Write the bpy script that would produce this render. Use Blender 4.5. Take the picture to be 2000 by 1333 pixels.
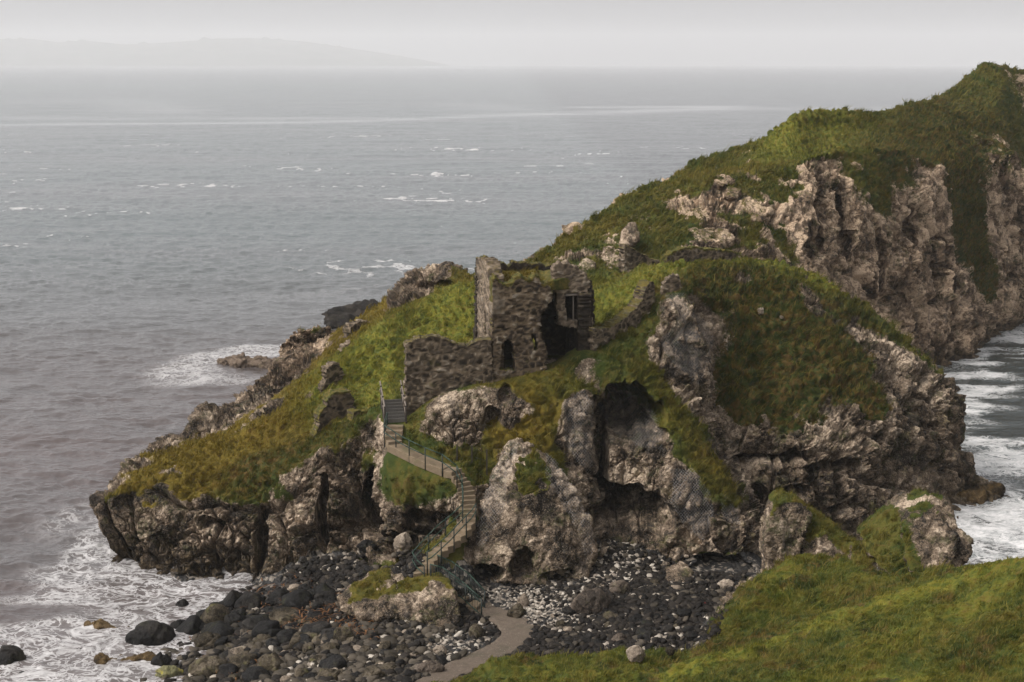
import bpy, bmesh, math, random
import numpy as np
QU, QV, SEAU, SEAV = 1500, 1350, 1150, 720; BLADES, PEBS = 640000, 16000
HAZE = 1.25e-4
from mathutils import Vector, Matrix
from mathutils.geometry import delaunay_2d_cdt
from concurrent.futures import ThreadPoolExecutor

for _o in list(bpy.data.objects):
    bpy.data.objects.remove(_o, do_unlink=True)
SC = bpy.context.scene
COL = SC.collection
R = math.radians

# ------------------------------------------------------------------ camera
FPX = 2778.0                                  # focal length in photo pixels (2000 wide)
PITCH = math.atan((666.5 - 123.0) / FPX)      # eye level stands at row 123
CAMZ = 31.0
cam_data = bpy.data.cameras.new('camera')
cam_data.sensor_width = 36.0
cam_data.lens = 36.0 * FPX / 2000.0
cam_data.clip_start = 0.5
cam_data.clip_end = 90000.0
camera = bpy.data.objects.new('camera', cam_data)
COL.objects.link(camera)
camera.location = (0, 0, CAMZ)
camera.rotation_euler = (R(90) - PITCH, 0, R(0.06))
SC.camera = camera

# ------------------------------------------------------------------ world and sun
SUN_EL, SUN_AZ = R(48), R(-108)                # azimuth from +Y (away from camera) towards +X
world = bpy.data.worlds.new('World')
SC.world = world
world.use_nodes = True
wn, wl = world.node_tree.nodes, world.node_tree.links
wn.clear()
w_sky = wn.new('ShaderNodeTexSky')
w_sky.sky_type = 'NISHITA'
w_sky.sun_disc = False
w_sky.sun_elevation = SUN_EL
w_sky.sun_rotation = SUN_AZ
w_sky.air_density = 1.0
w_sky.dust_density = 4.0
w_sky.ozone_density = 1.0
w_hsv = wn.new('ShaderNodeHueSaturation')     # cloud deck takes the blue out
w_hsv.inputs['Saturation'].default_value = 0.03
w_tint = wn.new('ShaderNodeMix'); w_tint.data_type = 'RGBA'; w_tint.blend_type = 'MULTIPLY'
w_tint.inputs[0].default_value = 1.0
w_tint.inputs[7].default_value = (0.99, 0.985, 1.02, 1)
w_bg = wn.new('ShaderNodeBackground')
w_bg.inputs['Strength'].default_value = 0.118
w_out = wn.new('ShaderNodeOutputWorld')
wl.new(w_sky.outputs[0], w_hsv.inputs['Color'])
wl.new(w_hsv.outputs[0], w_tint.inputs[6])
wl.new(w_tint.outputs[2], w_bg.inputs['Color'])
wl.new(w_bg.outputs[0], w_out.inputs['Surface'])

sun_data = bpy.data.lights.new('sun', 'SUN')
sun_data.energy = 1.25
sun_data.angle = R(24)
sun_data.color = (1.0, 0.93, 0.84)
sun = bpy.data.objects.new('sun', sun_data)
COL.objects.link(sun)
sun.location = (-60, 20, 120)
_sd = Vector((math.sin(SUN_AZ) * math.cos(SUN_EL), math.cos(SUN_AZ) * math.cos(SUN_EL), math.sin(SUN_EL)))
sun.rotation_euler = _sd.to_track_quat('Z', 'Y').to_euler()

SC.view_settings.view_transform = 'Standard'
SC.view_settings.look = 'None'
SC.view_settings.exposure = 0.88
SC.view_settings.gamma = 1.0
try:
    SC.cycles.use_denoising = True
    SC.cycles.max_bounces = 6
    SC.cycles.diffuse_bounces = 2
    SC.cycles.glossy_bounces = 2
    SC.cycles.transparent_max_bounces = 12
    SC.cycles.volume_bounces = 1
except Exception:
    pass

# ------------------------------------------------------------------ helpers
_c, _s = math.cos(PITCH), math.sin(PITCH)
def P(px, py, Y):
    """world point seen at photo pixel (px, py) at ground distance Y in front of the camera"""
    u, v = (px - 1000.0) / FPX, (666.5 - py) / FPX
    dy, dz = _c + v * _s, -_s + v * _c
    t = Y / dy
    return np.array((u * t, Y, CAMZ + dz * t))
def PZ(px, py, z):
    """world point seen at a pixel at a known height"""
    v = (666.5 - py) / FPX
    return P(px, py, (z - CAMZ) / ((-_s + v * _c) / (_c + v * _s)))
def px_of(x, y, z):
    d = y * _c - (z - CAMZ) * _s
    return 1000.0 + FPX * x / d
def py_of(x, y, z):
    d = y * _c - (z - CAMZ) * _s
    return 666.5 - FPX * (y * _s + (z - CAMZ) * _c) / d

def tag(o, label=None, cat=None, group=None, kind=None):
    if label: o['label'] = label
    if cat: o['category'] = cat
    if group: o['group'] = group
    if kind or label: o['kind'] = kind or 'thing'
    return o
def empty(name, loc=(0, 0, 0)):
    o = bpy.data.objects.new(name, None)
    o.location = loc
    COL.objects.link(o)
    return o
def np_mesh(name, verts, faces, smooth=True):
    """verts (n,3), faces (m,k) with one k"""
    me = bpy.data.meshes.new(name)
    verts = np.ascontiguousarray(verts, np.float32)
    faces = np.ascontiguousarray(faces, np.int32)
    m, k = faces.shape
    me.vertices.add(len(verts)); me.vertices.foreach_set('co', verts.ravel())
    me.loops.add(m * k); me.loops.foreach_set('vertex_index', faces.ravel())
    me.polygons.add(m)
    me.polygons.foreach_set('loop_start', np.arange(0, m * k, k, dtype=np.int32))
    try: me.polygons.foreach_set('loop_total', np.full(m, k, np.int32))
    except Exception: pass
    me.polygons.foreach_set('use_smooth', np.full(m, smooth, bool))
    me.update(calc_edges=True)
    return me
def add_attr(me, name, vals):
    a = me.attributes.new(name, 'FLOAT', 'POINT')
    a.data.foreach_set('value', np.ascontiguousarray(vals, np.float32))
def link(name, me, mat=None, parent=None):
    o = bpy.data.objects.new(name, me)
    if mat is not None: me.materials.append(mat)
    COL.objects.link(o)
    if parent is not None: o.parent = parent
    return o

# ------------------------------------------------------------------ numpy noise
_pool = ThreadPoolExecutor(4)
def par(fn, p, *a):
    if len(p) < 40000: return fn(p, *a)
    return np.concatenate(list(_pool.map(lambda q: fn(q, *a), np.array_split(p, max(8, len(p) // 150000)))))
def _hash(i, j, k, seed):
    h = (i.astype(np.uint32) * np.uint32(374761393) + j.astype(np.uint32) * np.uint32(668265263)
         + k.astype(np.uint32) * np.uint32(2246822519) + np.uint32((seed * 3266489917) & 0xffffffff))
    h ^= h >> np.uint32(15); h *= np.uint32(2246822519)
    h ^= h >> np.uint32(13); h *= np.uint32(3266489917)
    h ^= h >> np.uint32(16)
    return h
def _perlin(p, seed):
    p = p.astype(np.float32)
    f0 = np.floor(p); i = f0.astype(np.int32); f = p - f0
    w = f * f * f * (f * (f * 6 - 15) + 10)
    out = np.zeros(len(p), np.float32)
    for dx in (0, 1):
        wx = w[:, 0] if dx else 1 - w[:, 0]
        for dy in (0, 1):
            wy = w[:, 1] if dy else 1 - w[:, 1]
            for dz in (0, 1):
                wz = w[:, 2] if dz else 1 - w[:, 2]
                h = _hash(i[:, 0] + dx, i[:, 1] + dy, i[:, 2] + dz, seed)
                gx = (h & np.uint32(255)).astype(np.float32) * (2 / 255) - 1
                gy = ((h >> np.uint32(8)) & np.uint32(255)).astype(np.float32) * (2 / 255) - 1
                gz = ((h >> np.uint32(16)) & np.uint32(255)).astype(np.float32) * (2 / 255) - 1
                out += wx * wy * wz * (gx * (f[:, 0] - dx) + gy * (f[:, 1] - dy) + gz * (f[:, 2] - dz))
    return out * 1.25
def perlin(p, seed=0): return par(_perlin, p, seed)
def fbm(p, octv=4, seed=0, gain=0.5, lac=2.03):
    a, t, q = 1.0, 0, p
    s = 0
    for o in range(octv):
        s = s + a * perlin(q, seed + o * 17); t += a
        a *= gain; q = q * lac + 3.7
    return s / t
def ridged(p, octv=3, seed=0, gain=0.5):
    a, t, q, s = 1.0, 0, p, 0
    for o in range(octv):
        s = s + a * (1 - 2.2 * np.abs(perlin(q, seed + o * 13))); t += a
        a *= gain; q = q * 2.07 + 1.3
    return s / t
def _facet(p, seed):
    """blocky rock: nearest cell of jittered points; returns tilted-plane value and crack (F2-F1)"""
    p = p.astype(np.float32)
    i = np.floor(p).astype(np.int32)
    n = len(p)
    f1 = np.full(n, 9, np.float32); f2 = np.full(n, 9, np.float32); val = np.zeros(n, np.float32)
    for dx in (-1, 0, 1):
        for dy in (-1, 0, 1):
            for dz in (-1, 0, 1):
                ci, cj, ck = i[:, 0] + dx, i[:, 1] + dy, i[:, 2] + dz
                h = _hash(ci, cj, ck, seed)
                jx = (h & np.uint32(1023)).astype(np.float32) * (0.9 / 1023) + 0.05
                jy = ((h >> np.uint32(10)) & np.uint32(1023)).astype(np.float32) * (0.9 / 1023) + 0.05
                jz = ((h >> np.uint32(20)) & np.uint32(1023)).astype(np.float32) * (0.9 / 1023) + 0.05
                rx, ry, rz = p[:, 0] - ci - jx, p[:, 1] - cj - jy, p[:, 2] - ck - jz
                d = rx * rx + ry * ry + rz * rz
                h2 = h * np.uint32(2654435761)
                h2 ^= h2 >> np.uint32(15)
                v = (rx * ((h2 & np.uint32(255)).astype(np.float32) / 127.5 - 1)
                     + ry * (((h2 >> np.uint32(8)) & np.uint32(255)).astype(np.float32) / 127.5 - 1)
                     + rz * (((h2 >> np.uint32(16)) & np.uint32(255)).astype(np.float32) / 127.5 - 1)) * 0.9 \
                    + ((h2 >> np.uint32(24)).astype(np.float32) / 127.5 - 1) * 0.45
                c = d < f1
                f2 = np.where(c, f1, np.minimum(f2, d))
                val = np.where(c, v, val)
                f1 = np.where(c, d, f1)
    return np.stack([val, np.sqrt(f2) - np.sqrt(f1)], 1)
def facet(p, seed=0):
    r = par(_facet, p, seed)
    return r[:, 0], r[:, 1]
def sstep(a, b, x):
    t = np.clip((x - a) / (b - a), 0, 1)
    return t * t * (3 - 2 * t)
def gblur(a, sig):
    r = int(3 * sig + 0.5)
    if r < 1: return a
    k = np.exp(-0.5 * (np.arange(-r, r + 1) / sig) ** 2); k /= k.sum()
    k = k.astype(np.float32)
    for ax in (0, 1):
        pad = [(0, 0), (0, 0)]; pad[ax] = (r, r)
        b = np.pad(a, pad, mode='edge'); o = np.zeros_like(a)
        for t in range(2 * r + 1):
            o += k[t] * (b[t:t + a.shape[0]] if ax == 0 else b[:, t:t + a.shape[1]])
        a = o
    return a
def in_poly(x, y, poly):
    c = np.zeros(x.shape, bool)
    n = len(poly)
    for i in range(n):
        x0, y0 = poly[i][0], poly[i][1]; x1, y1 = poly[(i + 1) % n][0], poly[(i + 1) % n][1]
        if y0 == y1: continue
        c ^= ((y0 > y) != (y1 > y)) & (x < (x1 - x0) * (y - y0) / (y1 - y0) + x0)
    return c
def seg_dist(x, y, line):
    d = np.full(x.shape, 1e9, np.float32)
    for a, b in zip(line[:-1], line[1:]):
        ax, ay = a[0], a[1]; bx, by = b[0] - ax, b[1] - ay
        t = np.clip(((x - ax) * bx + (y - ay) * by) / (bx * bx + by * by + 1e-9), 0, 1)
        d = np.minimum(d, np.hypot(x - ax - t * bx, y - ay - t * by))
    return d
# ------------------------------------------------------------------ terrain: survey lines (photo column, row, ground distance)
PTS = []
def line3(pts, step=1.1):
    pts = [np.asarray(p, float) for p in pts]
    for a, b in zip(pts[:-1], pts[1:]):
        n = max(1, int(math.hypot(b[0] - a[0], b[1] - a[1]) / step))
        for k in range(n): PTS.append(a + (b - a) * k / n)
    PTS.append(pts[-1])
def L(*t): 
    q = [P(*p) for p in t]; line3(q); return q
def pts(*t):
    for p in t: PTS.append(P(*p))
def W(*t):
    for p in t: PTS.append(np.array(p, float))
def drop(q, steps):
    for dx, dy, z in steps:
        r = [np.array((p[0] + dx, p[1] + dy, z if z is not None else p[2] * 0.45)) for p in q]
        line3(r, 2.0)

# left tip and seaward rim
RIM = L((165,985,86),(185,955,88),(212,930,90),(240,895,93),(272,868,97),(305,850,100),(345,850,102.5),(390,842,104.5),(430,800,108.5),(457,771,111),(500,745,115),(540,712,121))
drop(RIM, [(-0.9,0.5,-1.2),(-6,3,-4)])
W((-26.6,84.5,-1.0),(-26,83.5,-1.2),(-30,80,-4))
RIM2 = L((548,694,123),(543,654,125),(569,627,128),(612,619,131),(645,609,133),(678,613,133),(711,620,129),(738,598,122),(759,592,119))
drop(RIM2, [(-0.9,1.6,-0.5),(-4,8,-4)])
RIM3 = L((776,559,115),(794,533,113.5),(812,513,112.5),(848,508,112),(878,503,111.5),(896,508,111),(912,523,110),(929,533,109),(970,532,112),(1005,512,114))
drop(RIM3, [(-0.8,3.0,5),(-1.5,6,-0.5),(-4,12,-4)])
# outcrop behind the lawn: foot of its face
L((770,592,111),(800,580,109.5),(850,564,108.5),(906,551,108),(930,556,105))
pts((800,540,110.6),(850,530,110.2),(890,535,109.8))
# rock slope under left rim
L((300,905,95),(360,866,99),(430,850,100),(470,815,103),(520,790,106),(570,745,110),(600,720,114),(600,680,118),(650,650,121))
# grass edge above left cliff
L((175,995,85.2),(200,985,85.4),(258,945,87),(301,925,87.2),(350,938,86.2),(400,958,85.2),(455,985,84.2),(490,990,83.9))
L((505,905,87),(510,950,85.5),(512,1000,83.8))
L((540,930,85),(577,905,85),(620,880,84.6),(660,868,84.6),(700,885,84),(735,905,83))
# foot of left cliff
L((190,1075,85),(217,1112,84.6),(245,1128,83.4),(350,1141,82),(483,1141,82),(525,1138,80.8),(602,1089,81.3),(700,1078,80.9),(760,1075,80.3),(810,1080,79.3),(835,1070,78.4))
# left grass slope
pts((450,850,95),(350,890,93),(560,800,94),(640,760,97),(600,840,90),(420,900,90),(500,870,91),(660,700,101),(690,650,107),(620,700,107),(660,640,118),(700,640,112))
# grass tongue left of the stairs
L((742,890,82),(770,900,80.6),(810,925,79.6),(850,930,79.2),(880,945,78.6))
L((735,975,81),(780,968,79.3),(810,948,78.9),(862,955,78.6),(890,975,78.2))
L((740,1000,80.9),(800,1000,78.9),(850,1010,78.2),(890,1020,77.8))
L((845,1055,77.2),(870,1045,77.2),(895,1035,77.2))
# stairs
STAIR = [P(*t) for t in ((761,781,85.6),(770,830,83.2),(765,860,82),(773,877,81.3),(795,884,81),(825,897,80.5),(862,911,79.9),(889,926,79.4),(904,950,79),(910,972,78.6),(912,1000,78),(911,1023,77.5),(898,1038,76.9),(874,1062,76.2),(847,1083,75.6),(825,1108,75),(821,1130,74.6),(838,1142,74.3),(885,1168,73.6),(941,1190,73))]
line3([p - np.array((0,0,0.12)) for p in STAIR], 0.6)
line3([p - np.array((0.7,0.35,0.18)) for p in STAIR[:16]], 0.8)
line3([p - np.array((-0.7,-0.35,0.05)) for p in STAIR[:16]], 0.8)
L((925,960,79.2),(932,1000,78.6),(925,1040,77.6),(895,1075,76.4),(870,1095,75.7))
# beach
def beach(*t):
    for px, py, z in t: PTS.append(PZ(px, py, z))
beach((420,1176,-.1),(332,1197,-.1),(245,1236,-.15),(238,1267,-.1),(250,1333,-.2),(200,1450,-.2),(500,1180,.35),(600,1150,1.0),(700,1110,1.9),(560,1250,.8),(640,1220,1.4),(500,1290,.6),(380,1290,.3),(620,1333,1.7),(400,1400,.8),
      (760,1130,2.2),(800,1160,2.2),(790,1240,1.9),(900,1230,1.7),(950,1200,1.7),(860,1290,1.9),(800,1333,2.1),(700,1450,2.6),(960,1150,2.2),(1040,1150,2.2),(1150,1150,2.4),(1250,1140,2.5),(1340,1150,2.5),(1440,1165,2.6),(1200,1220,2.2),(1060,1230,1.9),(1350,1230,2.6),(1390,1200,2.7),(1100,1262,2.1),(1250,1262,2.4),(980,1290,2.0))
W((-22,62,-1.2),(-26,74,-1.0),(-30,60,-4),(-24,82,-1.4))
# central crag
L((905,1105,77.4),(914,1132,76.9),(1001,1131,77.0),(1087,1134,76.9),(1135,1126,77.2),(1158,1110,78.2),(1162,1060,80))
L((918,1095,77.7),(932,1051,78.5),(939,993,79.3),(952,941,80),(977,906,80.6),(997,870,81.2),(1030,862,81.3),(1066,879,81),(1101,934,80.3),(1122,962,79.9),(1146,1010,79.2),(1156,1075,78.2))
pts((1000,950,79.7),(1040,940,79.7),(1060,1000,78.9),(1000,1010,78.8),(960,1040,78.3),(1040,1060,78.1),(1100,1040,78.4),(1120,1090,77.8),(960,1100,77.6),(1040,1110,77.5))
L((968,890,81.5),(990,862,82),(1040,845,82.3),(1075,865,82),(1090,900,81.6))
# rock under the castle, grass shelf behind the stairs
L((790,815,83.6),(833,790,83.7),(878,764,84),(919,753,84.3),(960,750,84.6),(1050,726,85.4),(1100,712,86),(1160,690,87))
L((812,850,82.4),(845,795,83.2),(880,770,83.5),(930,757,83.8),(1000,762,83.9),(1060,760,84))
L((800,868,81.9),(850,862,81.8),(900,872,81.6),(940,868,81.8),(980,850,82.3),(1030,838,82.6),(1070,830,82.9))
L((880,905,81),(940,905,81.2),(945,940,80.6))
pts((940,810,82.9),(1010,810,83),(870,830,82.6))
# arete and hollow
L((1094,822,83),(1120,780,83.7),(1146,755,83.9),(1156,790,83.5),(1156,830,82.9),(1150,890,82.2),(1146,941,81.4),(1150,985,80.6))
L((1098,860,82.4),(1105,920,81.4),(1125,955,80.6))
L((1166,760,84.9),(1200,766,84.9),(1250,785,84.6),(1285,845,83.6),(1305,890,82.4),(1345,902,81.2))
L((1164,850,85.0),(1168,925,85.2),(1205,905,85),(1250,868,84.6),(1275,870,83.9))
L((1160,938,83.2),(1217,888,83.4),(1264,852,83.5),(1295,900,81.9))
L((1166,1000,82.3),(1220,990,82.2),(1280,985,81.4),(1308,975,80.6))
L((1164,1040,81.3),(1220,1035,81),(1290,1045,80.2),(1318,1065,79.3))
L((1170,1070,79.8),(1230,1085,79.2),(1290,1100,78.7),(1330,1115,78.4))
# prow of the spur
L((1345,904,81),(1312,945,80.3),(1311,1000,79.6),(1325,1050,78.9),(1345,1085,78.4),(1400,1098,78),(1455,1090,78.2),(1480,1085,78.6))
pts((1380,950,80),(1360,1010,79),(1410,1030,78.8),(1440,1040,78.9),(1390,1070,78.3))
L((1350,1112,78.6),(1400,1122,78.3),(1470,1118,78.7),(1490,1110,79))
# ridge of the spur
L((1160,705,86.5),(1200,705,86.2),(1290,800,84.6),(1360,850,83.6),(1400,900,82.6),(1440,960,81.4),(1465,1010,80.4),(1490,1065,79.7))
L((1180,735,85.6),(1260,785,84.6),(1330,870,82.4))
L((1390,840,87.3),(1420,880,87.2),(1470,960,85.4),(1490,1020,83.8),(1500,1085,82))
# curtain wall line and enclosure
L((1157,690,87.2),(1191,687,87.6),(1226,665,88.6),(1257,621,90.6),(1277,583,92.6))
L((1150,640,90),(1190,640,90.5),(1226,612,92.5),(1257,575,95),(1290,548,97))
pts((1042,692,91.2),(1042,686,92.4),(1042,674,94.5),(1042,656,97.5),(1020,680,93),(1065,680,93),(1020,660,96.5),(1065,660,96.5))
pts((1160,610,95),(1200,590,98),(1160,575,101),(1230,560,100))
# netted buttress
L((1283,575,91.6),(1300,566,91.2),(1327,566,91),(1368,597,90.3),(1386,622,89.8))
L((1283,700,87.6),(1310,715,87.4),(1333,745,87),(1362,797,86.2),(1378,755,87.4),(1391,690,88.8))
L((1240,660,88.6),(1275,640,89.3),(1290,600,91))
L((1290,548,94),(1327,548,94),(1372,575,93.5),(1398,620,93),(1404,700,92.4),(1398,790,90.3))
# mound crest
CREST = L((1290,545,98),(1350,512,102),(1440,504,104),(1530,511,106),(1600,540,106),(1700,595,105),(1800,680,103),(1860,740,101),(1882,800,99.5),(1887,880,98.6),(1876,975,97.6))
drop(CREST[5:], [(1.0,1.6,2.0),(2.5,4,-1.5),(5,10,-4)])
L((1330,560,95.5),(1400,532,99.5),(1480,528,101),(1540,545,101.5),(1600,575,101.5),(1700,630,101))
pts((1450,600,97),(1450,700,93),(1550,640,97),(1600,700,95),(1400,800,90),(1500,760,92.5),(1600,800,92),(1700,700,97.5),(1750,760,96.5),(1700,800,93.5))
L((1405,845,89),(1450,855,89),(1520,862,89.3),(1600,865,90),(1680,850,91.5),(1740,845,93),(1800,850,95))
L((1410,875,88.6),(1500,885,88.5),(1600,895,89),(1700,890,91),(1800,880,95))
L((1470,1010,86.6),(1550,1025,86.6),(1640,1030,87.4),(1750,1005,90.5),(1850,985,95.6),(1880,985,97))
L((1480,1060,85),(1600,1070,86.2),(1700,1060,87.6),(1800,1020,92),(1860,1000,95.4))
pts((1760,700,98.6),(1820,760,98.3),(1850,820,97.8),(1830,880,96.8),(1780,920,94.8),(1660,960,89),(1560,960,88))
W((30,80,-1.2),(38,84,-2),(28,76,-0.5),(44,100,-4),(46,80,-4),(22,80,0.6),(26,84,-0.3))
# valley behind the mound
W((14,108,15.2),(18,112,14),(24,113,11.5),(30,113,7),(36,113,0),(34,124,1),(27,122,7.5),(22,120,11),(40,120,-3))
# hill: skyline
SKY = L((1005,512,114.5),(1020,503,116),(1060,475,119),(1120,440,123),(1180,400,127),(1230,365,131),(1300,350,136),(1310,334,141),(1335,310,143),(1394,300,146),(1448,283,148),(1498,253,150),(1538,229,151),(1582,204,152))
drop(SKY, [(-1.5,3,None),(-3,8,-0.5),(-8,20,-4)])
SKY2 = L((1582,204,152),(1617,206,155),(1646,213,158),(1711,216,164),(1745,206,168),(1775,194,171),(1825,187,175))
SKY3 = L((1825,187,178),(1844,174,184),(1884,144,190),(1909,122,194),(1963,121,197),(2000,137,199),(2120,150,200),(2300,140,205))
drop(SKY2, [(-2,10,None),(-4,26,-2),(-6,40,-4)])
drop(SKY3, [(-2,12,None),(-4,30,-2),(-6,50,-4)])
# hill: brow of the great cliff
L((1389,345,132),(1460,337,134.5),(1538,325,136),(1607,297,140),(1700,293,145),(1770,292,150),(1820,320,154),(1870,318,160),(2000,300,168),(2200,300,172))
L((1400,385,127.5),(1450,395,128),(1530,400,130.5),(1600,390,134.5),(1640,400,138),(1720,390,142.5),(1790,370,148.5))
L((1540,510,124.5),(1580,535,128.5),(1640,570,133),(1700,610,137.5),(1760,650,140),(1800,690,141.5),(1840,722,142.8),(1858,724,143.5),(1894,714,147),(1938,684,156),(1968,664,163),(2000,650,168),(2200,600,182))
pts((1850,420,152),(1900,480,158),(1870,560,149),(1920,600,157),(1800,500,146.5),(1700,450,141),(1620,470,134.5),(1950,440,166),(1960,520,165),(2000,420,171),(1850,640,146),(1750,560,142))
L((1560,440,130),(1570,500,127.5)); L((1660,520,137),(1700,520,139.5))
W((44,138,-1.5),(50,146,-2),(58,156,-2.5),(66,165,-3),(48,130,-4),(60,130,-4),(80,160,-4))
# hill: face left of the cliff
L((1050,520,114),(1100,500,115),(1150,500,113),(1200,520,110.5),(1260,525,110.5),(1300,512,113),(1400,500,117),(1500,505,121.5))
pts((1100,470,119.5),(1180,440,121.5),(1240,450,118),(1300,400,127),(1350,370,130.5),(1300,470,118),(1400,440,122.5),(1480,440,125),(1350,430,123.5),(1250,400,126),(1170,490,115),(1330,480,117.5))
# hill: top ground
pts((1450,300,145.5),(1550,260,147),(1640,250,152),(1700,260,154),(1780,240,163),(1850,230,171),(1950,230,178),(1950,180,186),(1400,325,141),(1500,300,142))
# mainland slope in front
EDGE_PX = [(830,1345,59.5),(900,1334,60.5),(960,1302,61.5),(1040,1285,62),(1130,1281,62.5),(1250,1276,63),(1370,1272,63.5),(1400,1230,65),(1425,1180,67.2),(1455,1140,69.2),(1500,1108,71),(1540,1086,72.2),(1600,1075,72.5),(1650,1088,71.5),(1700,1110,70),(1760,1130,68.5),(1830,1112,66.5),(1900,1092,64.2),(1950,1082,62.5),(2000,1074,60.8),(2100,1050,58),(2300,1000,54)]
EDGE = L(*EDGE_PX)
for k, p in enumerate(EDGE):                                  # the bank falls away behind its lip
    px = EDGE_PX[k][0]
    b = 2.0 if px < 1480 else (2.5 if px < 1560 else -0.5)
    if px > 1560: PTS.append(np.array((p[0] + .2, p[1] + 1.2, p[2] - 1.0))); PTS.append(np.array((p[0] + .7, p[1] + 4.5, b)))
    else: PTS.append(np.array((p[0] - .5, p[1] + 1.0, p[2] - 0.6))); PTS.append(np.array((p[0] - .9, p[1] + 2.4, b)))
pts((1600,1140,68.8),(1530,1150,68.6),(1690,1128,68.6),(1440,1225,65.4),(1850,1170,59.5),(1500,1275,58.0),(1600,1130,69.5),(1300,1320,58),(1400,1310,57.5),(1700,1250,55.5),(1600,1300,54),(2000,1200,52),(1850,1260,51.5),(2000,1333,45),(1700,1333,49.5),(1300,1345,56),(1000,1345,58.5),(1100,1320,60))
L((1960,1094,60.5),(1880,1108,61.6),(1800,1136,61.8),(1765,1150,61.6),(1690,1180,61.0),(1600,1212,60.2),(1530,1234,59.8),(1461,1258,59.2),(1400,1276,58.8),(1340,1300,58.2))
L((1780,1128,66.8),(1740,1142,66.6),(1670,1166,66.2),(1590,1197,65.4),(1520,1220,64.8),(1455,1245,64.2),(1390,1268,63.2))
W((60,40,17),(60,60,15),(30,30,16.5),(15,40,10.5),(0,40,8.5),(-8,54,3.4),(0,52,4),(-18,54,1.2),(-25,45,2),(-35,45,-1),(-20,30,10),(-45,30,4),(-60,40,-4),(-70,20,-4),(0,20,19.5),(30,12,24),(60,10,26),(-30,10,17),(0,8,25.8),(0,-4,29.4),(40,-6,30),(-40,-6,22),(95,40,20),(95,70,14),(90,-6,30),(-80,-6,5))
W((44,70,10),(50,80,6),(58,92,-1),(70,100,-4))
for t in ((-90,60,-4),(-90,120,-4),(-80,180,-4),(-60,250,-4),(0,270,-4),(60,290,-4),(130,290,-4),(150,200,-4),(150,120,-4),(120,100,-4),(-45,90,-4),(-40,120,-4),(-30,150,-4),(-10,170,-4),(0,150,-4),(20,190,-4),(70,120,-4)): W(t)

GX0, GX1, GY0, GY1, GS = -75.0, 125.0, -4.0, 285.0, 0.2
def rasterise():
    A = np.array(PTS)
    key = np.round(A[:, :2] / 0.12).astype(int)
    _, idx = np.unique(key, axis=0, return_index=True)
    A = A[np.sort(idx)]
    r = delaunay_2d_cdt([Vector((p[0], p[1])) for p in A], [], [], 0, 1e-5)
    V = np.array([(v.x, v.y) for v in r[0]])
    Z = np.array([A[o[0]][2] if len(o) else 0 for o in r[3]])
    nx, ny = int((GX1 - GX0) / GS) + 1, int((GY1 - GY0) / GS) + 1
    H = np.full((ny, nx), -4, np.float32)
    for t in r[2]:
        a, b, c = V[t[0]], V[t[1]], V[t[2]]
        x0, x1 = min(a[0], b[0], c[0]), max(a[0], b[0], c[0]); y0, y1 = min(a[1], b[1], c[1]), max(a[1], b[1], c[1])
        i0, i1 = max(0, int((x0 - GX0) / GS)), min(nx - 1, int((x1 - GX0) / GS) + 1)
        j0, j1 = max(0, int((y0 - GY0) / GS)), min(ny - 1, int((y1 - GY0) / GS) + 1)
        if i1 < i0 or j1 < j0: continue
        xs = GX0 + GS * np.arange(i0, i1 + 1); ys = GY0 + GS * np.arange(j0, j1 + 1)
        X, Yy = np.meshgrid(xs, ys)
        den = (b[1] - c[1]) * (a[0] - c[0]) + (c[0] - b[0]) * (a[1] - c[1])
        if abs(den) < 1e-9: continue
        w0 = ((b[1] - c[1]) * (X - c[0]) + (c[0] - b[0]) * (Yy - c[1])) / den
        w1 = ((c[1] - a[1]) * (X - c[0]) + (a[0] - c[0]) * (Yy - c[1])) / den
        w2 = 1 - w0 - w1
        m = (w0 > -1e-4) & (w1 > -1e-4) & (w2 > -1e-4)
        H[j0:j1 + 1, i0:i1 + 1][m] = (w0 * Z[t[0]] + w1 * Z[t[1]] + w2 * Z[t[2]])[m]
    return H
H0 = gblur(rasterise(), 1.6)
def bil(G, x, y):
    fx = np.clip((np.asarray(x, np.float32) - GX0) / GS, 0, G.shape[1] - 1.001); fy = np.clip((np.asarray(y, np.float32) - GY0) / GS, 0, G.shape[0] - 1.001)
    i, j = fx.astype(np.int32), fy.astype(np.int32)
    fx, fy = fx - i, fy - j
    return (G[j, i] * (1 - fx) + G[j, i + 1] * fx) * (1 - fy) + (G[j + 1, i] * (1 - fx) + G[j + 1, i + 1] * fx) * fy
def ground(x, y): return float(bil(H0, np.array([x]), np.array([y]))[0])

# ------------------------------------------------------------------ terrain: mesh, even in view angle, with cliffs followed along their slope
NU, NV = QU + 140, QV
PXA, PXB = -230.0, 2230.0
us = (np.concatenate([np.linspace(-1000, PXA, 61)[:-1], np.linspace(PXA, PXB, QU), np.linspace(PXB, 3300, 81)[1:]]) - 1000) / FPX * 1.02
ysrc = np.arange(1.0, 235.0, 0.1)
VX = np.zeros((NU, NV), np.float32); VY = VX.copy(); VZ = VX.copy()
WG = np.zeros((NU, len(ysrc)), np.float32); HC = np.zeros((NU, len(ysrc)), np.float32)
for a in range(NU):
    h = bil(H0, us[a] * ysrc, ysrc); HC[a] = h
    dh = np.abs(np.gradient(h)); ym = ysrc
    wgt = np.hypot(0.1 * np.clip((CAMZ - h) / ym, 0.16, 1), dh) / np.maximum(ym, 38.0)
    WG[a] = np.where(h < -1.6, wgt * 0.02, wgt) * np.where(ym < 40, 0.15, 1)
_k = max(2, NU // 60)                                          # neighbouring columns share their spacing
_cs = np.cumsum(np.pad(WG, [(_k + 1, _k), (0, 0)], mode='edge').astype(np.float64), 0)
WG = 0.8 * (_cs[2 * _k + 1:] - _cs[:-2 * _k - 1]) / (2 * _k + 1) + 0.0 * WG
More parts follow.
